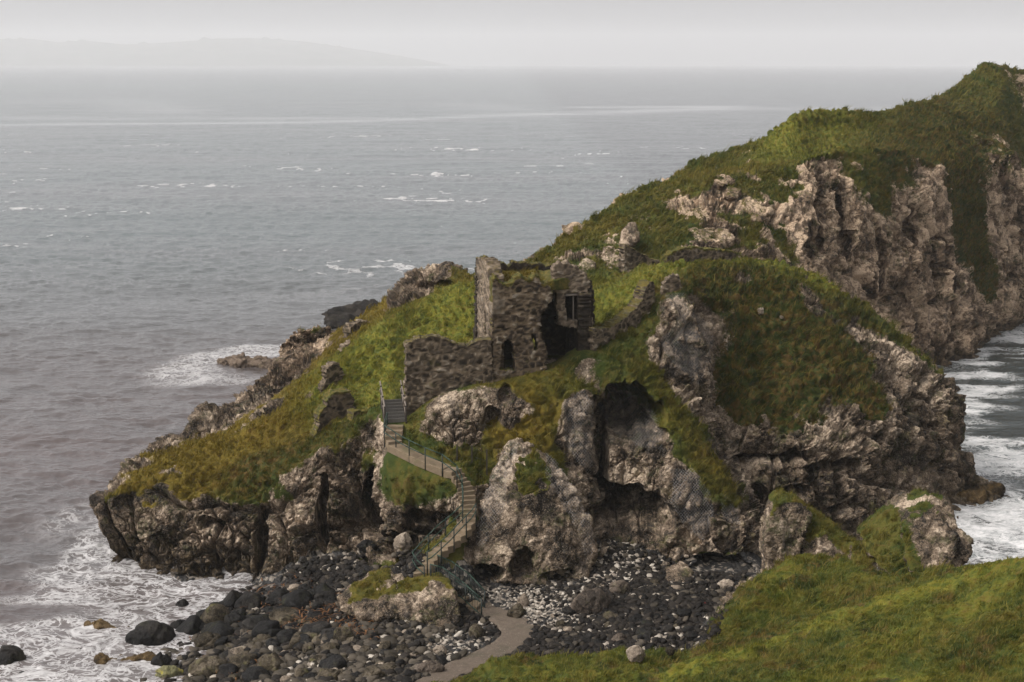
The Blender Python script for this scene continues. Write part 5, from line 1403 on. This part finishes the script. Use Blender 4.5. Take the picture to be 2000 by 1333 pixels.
def offset_line(i0, i1, off, dz=0.0):
    out = []
    for i in range(i0, i1 + 1):
        a, b = STAIR[max(0, i - 1)], STAIR[min(len(STAIR) - 1, i + 1)]
        d = (b - a)[:2]; d = d / np.linalg.norm(d); nb = np.array((-d[1], d[0]))
        out.append(np.array((STAIR[i][0] + nb[0] * off, STAIR[i][1] + nb[1] * off, STAIR[i][2] + dz)))
    return out
up = [P(747, 862, 82.2)] + [P(*t) for t in ((780,884,80.9),(795,892,80.5),(825,906,79.9),(862,921,79.3),(889,942,78.7),(899,962,78.5),(902,990,78.0),(901,1018,77.4))]
railing('hand_railing', [P(754, 838, 83.2)] + up, 'long green railing along the seaward side of the upper steps', 1.25, 1.0, (.55,))
lw = [P(901, 1018, 77.35), P(882,1036,76.9), P(855,1058,76.5), P(828,1085,75.9), P(803,1113,75.2), P(812,1128,74.7), P(826,1140,74.3)]
railing('hand_railing', lw, 'green railing down the left side of the lower steps', 1.2, 1.0, (.55,))
rr = [P(927, 1017, 77.2), P(919,1030,76.7), P(898,1051,76.1), P(877,1074,75.5), P(859,1091,75.0), P(840,1108,74.5), P(832,1112,74.3)]
railing('hand_railing', rr, 'short green railing down the right side of the lower steps', 1.15, 1.0, (.55,))
railing('barred_railing', [P(838,1138,74.2), P(862,1144,73.9), P(900,1172,73.1), P(938,1206,72.2)], 'dark green barred railing descending behind the beach outcrop to the path', 1.4, 1.05, (.1,), .13)
railing('barred_railing', [P(852,1120,75.2), P(880,1132,74.8), P(915,1158,74.0), P(944,1190,73.1)], 'second barred railing farther back along the last steps by the crag', 1.4, 1.05, (.1,), .13)
# three old fence posts on the shelf behind the stairs
fence = empty('post_fence', tuple(P(890, 906, 81)))
tag(fence, 'three dark fence posts with thin wire on the shelf above the stairs', 'fence')
fp = [P(890, 905, 81.1), P(919, 907, 81.1), P(948, 915, 80.8)]
for q in fp:
    bm = bmesh.new(); beam(bm, (q[0], q[1], q[2] - .4), (q[0], q[1], q[2] + 1.15), .09, .09); obj_bm('post', bm, M_DKWOOD, fence, .01)
for hh in (.45, .95):
    bm = bmesh.new()
    for a, b in zip(fp[:-1], fp[1:]): tube(bm, a + np.array((0, 0, hh)), b + np.array((0, 0, hh)), .006, 5)
    obj_bm('wire', bm, M_POST, fence)
# bare stalks on the hill skyline and floats
km = NT('red_plastic'); M_RED = km.fin((.16, .015, .015), .6); ko = NT('orange_plastic'); M_ORANGE = ko.fin((.55, .22, .04), .5)
def buoy(px, py, z, r, mat, label):
    q = PZ(px, py, z)
    root = empty('buoy', (q[0], q[1], q[2]))
    tag(root, label, 'buoy')
    bm = bmesh.new(); bmesh.ops.create_uvsphere(bm, u_segments=14, v_segments=10, radius=r)
    bmesh.ops.translate(bm, verts=bm.verts[:], vec=(q[0], q[1], q[2] + r * .6)); obj_bm('float_body', bm, mat, root, smooth=True)
    bm = bmesh.new(); tube(bm, (q[0], q[1], q[2] + r * 1.5), (q[0], q[1], q[2] + r * 2.0), r * .25); obj_bm('eyelet', bm, mat, root)
buoy(72, 833, 0, .16, M_ORANGE, 'tiny orange buoy floating on the sea far left')
q = PZ(1374, 1184, 2.5); buoy(1374, 1184, ground(q[0], q[1]), .11, M_RED, 'small red float stranded on the black cobbles')

# ------------------------------------------------------------------ wire nets over the rock
kn = NT('wire_net')
v = kn.n('ShaderNodeAttribute', attribute_name='uvn').outputs['Vector']
xy = kn.n('ShaderNodeSeparateXYZ'); kn.t.links.new(v, xy.inputs[0])
def wire(e): return kn.math('LESS_THAN', kn.math('FRACT', e), .048)
da = kn.math('ADD', xy.outputs[0], xy.outputs[1]); db = kn.math('SUBTRACT', xy.outputs[0], xy.outputs[1])
wmask = kn.math('MAXIMUM', wire(da), wire(db))
tr = kn.n('ShaderNodeBsdfTransparent'); ms = kn.n('ShaderNodeMixShader')
kn.fin((.26, .255, .25), .55, None, .4)
kn.t.links.new(wmask, ms.inputs[0]); kn.t.links.new(tr.outputs[0], ms.inputs[1]); kn.t.links.new(kn.b.outputs[0], ms.inputs[2])
kn.t.links.new(ms.outputs[0], kn.out.inputs['Surface'])
M_NET = kn.m; M_CABLE = NT('steel_cable').fin((.22, .215, .21), .5, None, .5)
PP = p.reshape(NU, NV, 3); NN = n.reshape(NU, NV, 3); P2 = p2.reshape(NU, NV, 3)
gpx = px_of(PP[..., 0], PP[..., 1], PP[..., 2]); gpy = py_of(PP[..., 0], PP[..., 1], PP[..., 2])
def net(poly, Y0, Y1, label, off=.10, sm=3, cable=False):
    m = in_poly(gpx, gpy, poly) & (PP[..., 1] > Y0) & (PP[..., 1] < Y1)
    i, j = np.nonzero(m)
    a0, a1, b0, b1 = i.min() - 2, i.max() + 3, j.min() - 2, j.max() + 3
    sub = P2[a0:a1, b0:b1].astype(np.float64).copy(); nn = NN[a0:a1, b0:b1]
    sub = np.maximum(sub * nn, 0) * 0 + sub
    S = sub.copy()
    for _ in range(sm * 6):
        S[1:-1, 1:-1] = .25 * (S[:-2, 1:-1] + S[2:, 1:-1] + S[1:-1, :-2] + S[1:-1, 2:])
    # the wire hangs over the high points
    dev = ((sub - S) * nn).sum(2)
    env = gblur(np.maximum(dev, 0).astype(np.float32), max(2, NU / 350)) * 1.3
    V = S + nn * (env + off)[..., None]
    mm = m[a0:a1, b0:b1]
    st = 2
    nu_, nv_ = V.shape[:2]
    F = quads(nu_, nv_); keep_ = mm.ravel()[F].all(1); F = F[keep_]
    u, inv = np.unique(F, return_inverse=True)
    Vv = V.reshape(-1, 3)[u]
    root = empty('rockfall_net', tuple(Vv[:, :].mean(0)))
    tag(root, label, 'net', 'wire nets over the rock faces')
    me = np_mesh('mesh_sheet', Vv, inv.reshape(-1, 4))
    at_ = me.attributes.new('uvn', 'FLOAT_VECTOR', 'POINT')
    at_.data.foreach_set('vector', np.ascontiguousarray(np.stack([Vv[:, 0], Vv[:, 2] * .8 + Vv[:, 1] * .25, 0 * Vv[:, 0]], 1) / .17, np.float32).ravel())
    o = link('mesh_sheet', me, M_NET, root); o.matrix_parent_inverse = Matrix.Translation(-Vector(root.location))
    # edge cable: follow the outline over the sheet
    bm = bmesh.new()
    pv = np.stack([px_of(Vv[:, 0], Vv[:, 1], Vv[:, 2]), py_of(Vv[:, 0], Vv[:, 1], Vv[:, 2])], 1)
    loop = []
    for (x0, y0), (x1, y1) in zip(poly, poly[1:] + poly[:1]):
        for t in np.linspace(0, 1, max(2, int(math.hypot(x1 - x0, y1 - y0) / 7)), endpoint=False):
            k_ = np.argmin((pv[:, 0] - x0 - t * (x1 - x0)) ** 2 + (pv[:, 1] - y0 - t * (y1 - y0)) ** 2); loop.append(Vv[k_] + np.array((0, -.02, .02)))
    for a, b in (zip(loop, loop[1:] + loop[:1]) if cable else []):
        if .02 < np.linalg.norm(a - b) < 4: tube(bm, a, b, .012, 5)
    if cable: obj_bm('edge_cable', bm, M_CABLE, root)
    else: bm.free()
def net_over(o, poly, label, off=.09):
    """net sheet lying on the camera side of a rock mesh"""
    c, nn = co_of(o.data)
    fv = np.zeros(len(o.data.loops), np.int32); o.data.loops.foreach_get('vertex_index', fv); fv = fv.reshape(-1, 4)
    m = in_poly(px_of(c[:, 0], c[:, 1], c[:, 2]), py_of(c[:, 0], c[:, 1], c[:, 2]), poly) & (nn[:, 1] < .15)
    F = fv[m[fv].all(1)]; u, inv = np.unique(F, return_inverse=True)
    V = c[u] + nn[u] * off
    root = empty('rockfall_net', tuple(V.mean(0))); tag(root, label, 'net', 'wire nets over the rock faces')
    me = np_mesh('mesh_sheet', V, inv.reshape(-1, 4))
    at_ = me.attributes.new('uvn', 'FLOAT_VECTOR', 'POINT')
    at_.data.foreach_set('vector', np.ascontiguousarray(np.stack([V[:, 0], V[:, 2] * .8 + V[:, 1] * .25, 0 * V[:, 0]], 1) / .17, np.float32).ravel())
    q = link('mesh_sheet', me, M_NET, root); q.matrix_parent_inverse = Matrix.Translation(-Vector(root.location))
net_over(CRAG, [(990,865),(1015,860),(1005,900),(990,940),(985,990),(970,1030),(938,1075),(925,1060),(935,1000),(950,945),(972,900)], 'wire net over the left flank of the pale pointed crag')
net_over(CRAG, [(1060,880),(1080,890),(1105,935),(1128,965),(1150,1010),(1160,1075),(1140,1100),(1125,1040),(1100,1000),(1080,960),(1060,930)], 'wire net hanging down the right flank of the pale pointed crag')
net([(1095,790),(1140,760),(1155,800),(1156,860),(1150,930),(1120,900),(1098,860)], 80.5, 85, 'wire net with a hanging edge cable on the pale limestone rib')
net([(1165,762),(1205,765),(1262,792),(1300,850),(1290,880),(1240,880),(1195,860),(1168,830)], 81, 88, 'wire net across the dark hollow right of the limestone rib')
net([(1310,915),(1350,912),(1385,960),(1395,1010),(1370,1060),(1330,1030),(1312,980)], 76, 82.5, 'wire net on the bulging face above the cave')
net([(1400,960),(1440,990),(1442,1030),(1410,1020)], 77, 82.5, 'small wire net patch at the right end of the cave face')
net([(1292,575),(1330,570),(1368,600),(1388,625),(1394,670),(1390,720),(1372,765),(1335,740),(1300,700),(1285,660),(1320,630)], 84, 93, 'wire net wrapped round the tall rock buttress right of the curtain wall')
# ------------------------------------------------------------------ turf blades and loose pebbles
rng = np.random.default_rng(11)
turf_floor = turf
def sow(count):
    fm = (freg != 1) & keep
    Q = FQ[fm]
    crn = [p2[Q[:, i]] for i in range(4)]
    fa_ = [rock[Q].mean(1), lush[Q[:, 0]], dry[Q[:, 0]], dark[Q[:, 0]], is_slope[Q[:, 0]].astype(np.float32)]
    for (vv_, ff_, r_, dv_, lv_) in TURFED:
        for i in range(4): crn[i] = np.concatenate([crn[i], vv_[ff_[:, i]]])
        m_ = len(ff_)
        for i, x_ in enumerate((r_[ff_].mean(1), np.full(m_, lv_), np.full(m_, dv_), np.zeros(m_), np.zeros(m_))): fa_[i] = np.concatenate([fa_[i], x_])
    tv_, _n = co_of(turf_floor.data); tf_ = np.array([list(q_.vertices) + [q_.vertices[-1]] * (4 - len(q_.vertices)) for q_ in turf_floor.data.polygons])
    for i in range(4): crn[i] = np.concatenate([crn[i], tv_[tf_[:, i]]])
    for i, x_ in enumerate((0, .2, .7, 0, 0)): fa_[i] = np.concatenate([fa_[i], np.full(len(tf_), x_)])
    a, b, c, d_ = crn
    r4, lu4, dr4, dk4, sl4 = fa_
    cen = (a + b + c + d_) / 4
    nn = np.cross(c - a, d_ - b); ar = np.linalg.norm(nn, axis=1); nn /= np.maximum(ar[:, None], 1e-9); ar *= .5
    dist = np.linalg.norm(cen - np.array((0, 0, CAMZ)), axis=1)
    vd = (np.array((0, 0, CAMZ)) - cen) / dist[:, None]
    cosv = np.clip((nn * vd).sum(1), .08, 1)
    seen = (cen[:, 1] > 40) & (cen[:, 2] > .8) & (np.abs(cen[:, 0] / cen[:, 1]) < .43)
    nfield = perlin(cen / .7, 91)
    w = ar * cosv / dist ** 2 * np.clip(1.15 - 1.9 * r4 + .5 * nfield, 0, 1) * seen * (nn[:, 2] > .12)
    w *= (cen[:, 2] > 16) | ~in_poly(cen[:, 0], cen[:, 1], [tuple(Ax - e_ * .3 - nb_ * .2), tuple(Bx + e_ * 2.7 + nb_ * .9), tuple(RB + nb_), tuple(LB + nb_ - e_ * .3)])
    w *= (seg_dist(cen[:, 0], cen[:, 1], stair_xy) > .75)
    w /= w.sum()
    idx = rng.choice(len(a), count, p=w / w.sum())
    u, v = rng.random(count)[:, None], rng.random(count)[:, None]
    base = (a[idx] * (1 - u) + b[idx] * u) * (1 - v) + (d_[idx] * (1 - u) + c[idx] * u) * v
    nb = nn[idx]; D = dist[idx]
    fl = np.stack([fbm(base / 2.6, 2, 93), fbm(base / 2.6, 2, 94), 0 * D], 1)
    wind = np.array((.55, .12, 0)) + 1.5 * fl
    tfb, tcb = facet((base + .25 * np.stack([perlin(base / .8, 67), perlin(base / .8, 68), 0 * D], 1)) / np.array([.85, .62, .8]), 69)
    _sl = sl4[idx] > .5
    sc = np.where(_sl, .65 + .45 * sstep(.0, .5, tcb), .35 + .95 * sstep(.0, .5, tcb)) * (.75 + .6 * np.clip(.5 + perlin(base / 1.6, 95), 0, 1))
    ln = (.15 + .20 * rng.random(count)) * sc * np.where(dk4[idx] > .4, 1.15, 1) * np.clip(D / 85, .75, 1.5) * np.where(lu4[idx] > .6, .7, 1)
    straw = (rng.random(count) < .035) & (r4[idx] < .3)
    ln = np.where(straw, ln * 1.9, ln)
    wd = np.maximum(.017, D * .00033) * (.7 + .8 * rng.random(count))
    up = nb * .55 + np.array((0, 0, .75)) + .35 * rng.normal(size=(count, 3))
    up /= np.linalg.norm(up, axis=1, keepdims=True)
    side = np.cross(up, rng.normal(size=(count, 3))); side /= np.linalg.norm(side, axis=1, keepdims=True)
    root = base - nb * .04
    m1 = root + up * (ln * .55)[:, None] + wind * (ln * .18)[:, None]
    tip = root + up * (ln * .85)[:, None] + wind * (ln * .62)[:, None]
    V = np.stack([root - side * wd[:, None] / 2, root + side * wd[:, None] / 2, m1 + side * wd[:, None] * .4, m1 - side * wd[:, None] * .4, tip], 1).reshape(-1, 3)
    k0 = np.arange(count)[:, None] * 5
    T = np.concatenate([k0 + np.array([[0, 1, 2]]), k0 + np.array([[0, 2, 3]]), k0 + np.array([[3, 2, 4]])])
    me = np_mesh('grass', V, T, True)
    rep = lambda x: np.repeat(x, 5)
    add_attr(me, 'lush', rep(np.clip(lu4[idx], 0, 1.2))); add_attr(me, 'dry', rep(np.clip(dr4[idx], 0, 1.2))); add_attr(me, 'dark', rep(np.clip(dk4[idx], 0, 1.2)))
    add_attr(me, 'tint', rep(np.where(straw, 1.0, np.clip(.5 + .42 * tfb + .6 * (rng.random(count) - .5), 0, .9))))
    k = NT('grass_blade'); vv = k.pos()
    gc, gb, gcc = grass_col(k, vv, k.attr('lush'), k.attr('dry'), k.attr('dark'))
    t = k.attr('tint')
    gc = k.mix(k.ramp(t, .55, 1, 0, .8), gc, k.mix(.6, gc, (.22, .175, .06)))
    gc = k.mix(k.ramp(t, .3, 0, 0, .6), gc, (.018, .025, .006))
    gc = k.mix(1.0, gc, (1.22, 1.2, .82), 'MULTIPLY')
    mat = k.fin(gc, .7, None, .15)
    tl = k.n('ShaderNodeBsdfTranslucent'); k.t.links.new(gc, tl.inputs[0]); mx = k.n('ShaderNodeMixShader'); mx.inputs[0].default_value = .3
    k.t.links.new(k.b.outputs[0], mx.inputs[1]); k.t.links.new(tl.outputs[0], mx.inputs[2]); k.t.links.new(mx.outputs[0], k.out.inputs['Surface'])
    o = link('grass', me, mat); o['kind'] = 'stuff'; o['label'] = 'rough windblown grass over the headland and slopes'
sow(BLADES)

def pebbles(count):
    ico = bmesh.new(); bmesh.ops.create_icosphere(ico, subdivisions=2, radius=1)
    bv = np.array([v_.co[:] for v_ in ico.verts]); bf = np.array([[q_.index for q_ in f.verts] for f in ico.faces]); ico.free()
    Vs, Fs, tones = [], [], []
    zones = [((225,1150,1050,1345), .42), ((1020,1120,1450,1285), .34), ((560,1075,830,1150), .10), ((1140,1055,1340,1160), .14)]
    V = []; base = 0
    for (x0, y0, x1, y1), fr in zones:
        n_ = int(count * fr)
        px = x0 + (x1 - x0) * rng.random(n_); py = y0 + (y1 - y0) * rng.random(n_)
        vv = (666.5 - py) / FPX; uu = (px - 1000) / FPX
        dy, dz = _c + vv * _s, -_s + vv * _c
        z = np.full(n_, 1.8)
        for _ in range(8):
            Y = (z - CAMZ) / dz * dy; X = uu * Y / dy; z = np.maximum(bil(H0, X, Y), -.2) * .7 + z * .3
        g = bil(H0, X, Y)
        ok = (g > .0) & (np.abs(py_of(X, Y, g) - py) < 8) & (seg_dist(X, Y, PATH_XY) > .62 + .38 * rng.random(n_)) & (Y < yfun(FOOT_T, px_of(X, Y, g)) + .5) & (g < 4.2)
        ok &= ~((px > 815) & (Y < yfun(EDGE_T, px_of(X, Y, g)) + .4))
        X, Y, g, px, py = X[ok], Y[ok], g[ok], px[ok], py[ok]
        m = len(X)
        q = np.stack([X, Y, 0 * X], 1)
        pz = fbm(q / 3.2, 3, 120)
        # pale gravel lies by the path bend, below the crag and in the rubble fan
        pale = np.zeros(m)
        for (a_, b_, r_, am) in [(985,1172,1.6,.9),(1055,1195,1.8,.85),(1100,1215,1.5,.35),(880,1255,1.3,.8),(1000,1150,2.5,.3),(1210,1110,2.5,.35),(1300,1262,2.5,.3),(760,1270,3,.14),(620,1310,3,.18),(1130,1150,2.,.3),(700,1090,2.0,.10),(1260,1140,2,.25)]:
            c_ = PZ(a_, b_, 2.0); pale = pale + am * np.exp(-((X - c_[0]) ** 2 + (Y - c_[1]) ** 2) / r_ ** 2)
        pale = pale * 1.0 + .02 + .045 * (pz > .15)
        t = rng.random(m)
        left = (px < 900) & (py > 1225)
        tone = np.where(t < pale, 2 + rng.random(m), np.where(rng.random(m) < np.where(left, .62, .15), 1 + rng.random(m), rng.random(m)))
        s = (.07 + .17 * rng.random(m) ** 2.5) * np.where(tone > 2, .75, 1.0) * (1 + .35 * left)
        s = np.where((pale > .42), s * .6, s)
        yaw = rng.random(m) * 6.28; ca, sa = np.cos(yaw), np.sin(yaw)
        ax = np.stack([1.15 + .4 * rng.random(m), .8 + .3 * rng.random(m), .55 + .25 * rng.random(m)], 1) * s[:, None]
        jit = 1 + .13 * rng.normal(size=(m, len(bv), 1))
        loc = bv[None] * ax[:, None] * jit
        lx = loc[..., 0] * ca[:, None] - loc[..., 1] * sa[:, None]; ly = loc[..., 0] * sa[:, None] + loc[..., 1] * ca[:, None]
        tilt = .3 * rng.normal(size=m)
        W_ = np.stack([X[:, None] + lx, Y[:, None] + ly, (g + .35 * ax[:, 2])[:, None] + loc[..., 2] + lx * tilt[:, None]], 2)
        V.append(W_.reshape(-1, 3)); tones.append(np.repeat(tone, len(bv)))
        Fs.append((bf[None] + (np.arange(m) * len(bv))[:, None, None]).reshape(-1, 3) + base); base += m * len(bv)
    me = np_mesh('pebbles', np.concatenate(V), np.concatenate(Fs), True)
    add_attr(me, 'tone', np.concatenate(tones))
    k = NT('pebble'); v = k.pos(); t = k.attr('tone'); b = k.noise(v, 6, 4, .65)
    c0 = k.mix(t, (.007, .0062, .0055), (.026, .021, .0165))
    c1 = k.mix(k.math('SUBTRACT', t, 1), (.026, .022, .016), (.095, .078, .058))
    c2 = k.mix(k.math('SUBTRACT', t, 2), (.20, .165, .13), (.47, .42, .35))
    col = k.mix(k.math('GREATER_THAN', t, 1), c0, c1); col = k.mix(k.math('GREATER_THAN', t, 2), col, c2)
    col = k.mix(k.ramp(b, .35, .65, .45, 0), col, k.mix(.5, col, (.012, .011, .010)))
    o = link('pebbles', me, k.fin(col, .7, k.bump(b, .4, .03), .12)); o['kind'] = 'stuff'; o['label'] = 'black and pale pebbles covering the beach'
pebbles(PEBS)
def seaweed(count):
    """rust coloured dry weed strewn over the stones"""
    V, F = [], []; base = 0
    for (px, py, sx, sy, n_) in [(600,1215,60,26,.42),(670,1190,30,16,.1),(560,1150,60,25,.16),(690,1250,40,22,.16),(430,1205,50,20,.08),(480,1290,80,25,.08)]:
        m = int(count * n_)
        for _ in range(m):
            a = PZ(px + sx * rng.normal() * .6, py + sy * rng.normal() * .6, 1.2)
            a[2] = max(ground(a[0], a[1]), 0) + .12 + .12 * rng.random()
            d = rng.normal(size=3) * .28; d[2] = abs(d[2]) * .35
            s = np.array((-d[1], d[0], 0)); s = s / (np.linalg.norm(s) + 1e-6) * (.018 + .02 * rng.random())
            md = a + d * .5 + np.array((0, 0, .07)); e = a + d
            V += [a - s, a + s, md + s, md - s, e + s * .4, e - s * .4]
            F += [[base, base + 1, base + 2, base + 3], [base + 3, base + 2, base + 4, base + 5]]; base += 6
    me = np_mesh('seaweed', np.array(V), np.array(F), True)
    k = NT('dry_weed'); b = k.noise(k.pos(), 3, 3)
    o = link('seaweed', me, k.fin(k.mix(k.ramp(b, .4, .6), (.045, .020, .009), (.17, .075, .024)), .7)); o['kind'] = 'stuff'; o['label'] = 'rust brown dry weed strewn on the beach'
seaweed(420)
# ------------------------------------------------------------------ air
def haze():
    me = bpy.data.meshes.new('haze')
    bm = bmesh.new()
    bmesh.ops.create_cube(bm, size=1)
    bm.to_mesh(me); bm.free()
    o = link('haze', me)
    o.scale = (36000, 40000, 420); o.location = (0, 0, 420 / 2 - 6)
    m = bpy.data.materials.new('sea_haze'); m.use_nodes = True
    t = m.node_tree; t.nodes.clear()
    out = t.nodes.new('ShaderNodeOutputMaterial'); v = t.nodes.new('ShaderNodeVolumePrincipled')
    v.inputs['Color'].default_value = (.95, .95, .95, 1)
    v.inputs['Density'].default_value = HAZE
    v.inputs['Anisotropy'].default_value = 0.0
    t.links.new(v.outputs[0], out.inputs['Volume'])
    me.materials.append(m)
    o['kind'] = 'stuff'; o['label'] = 'pale sea haze over the water'
haze()
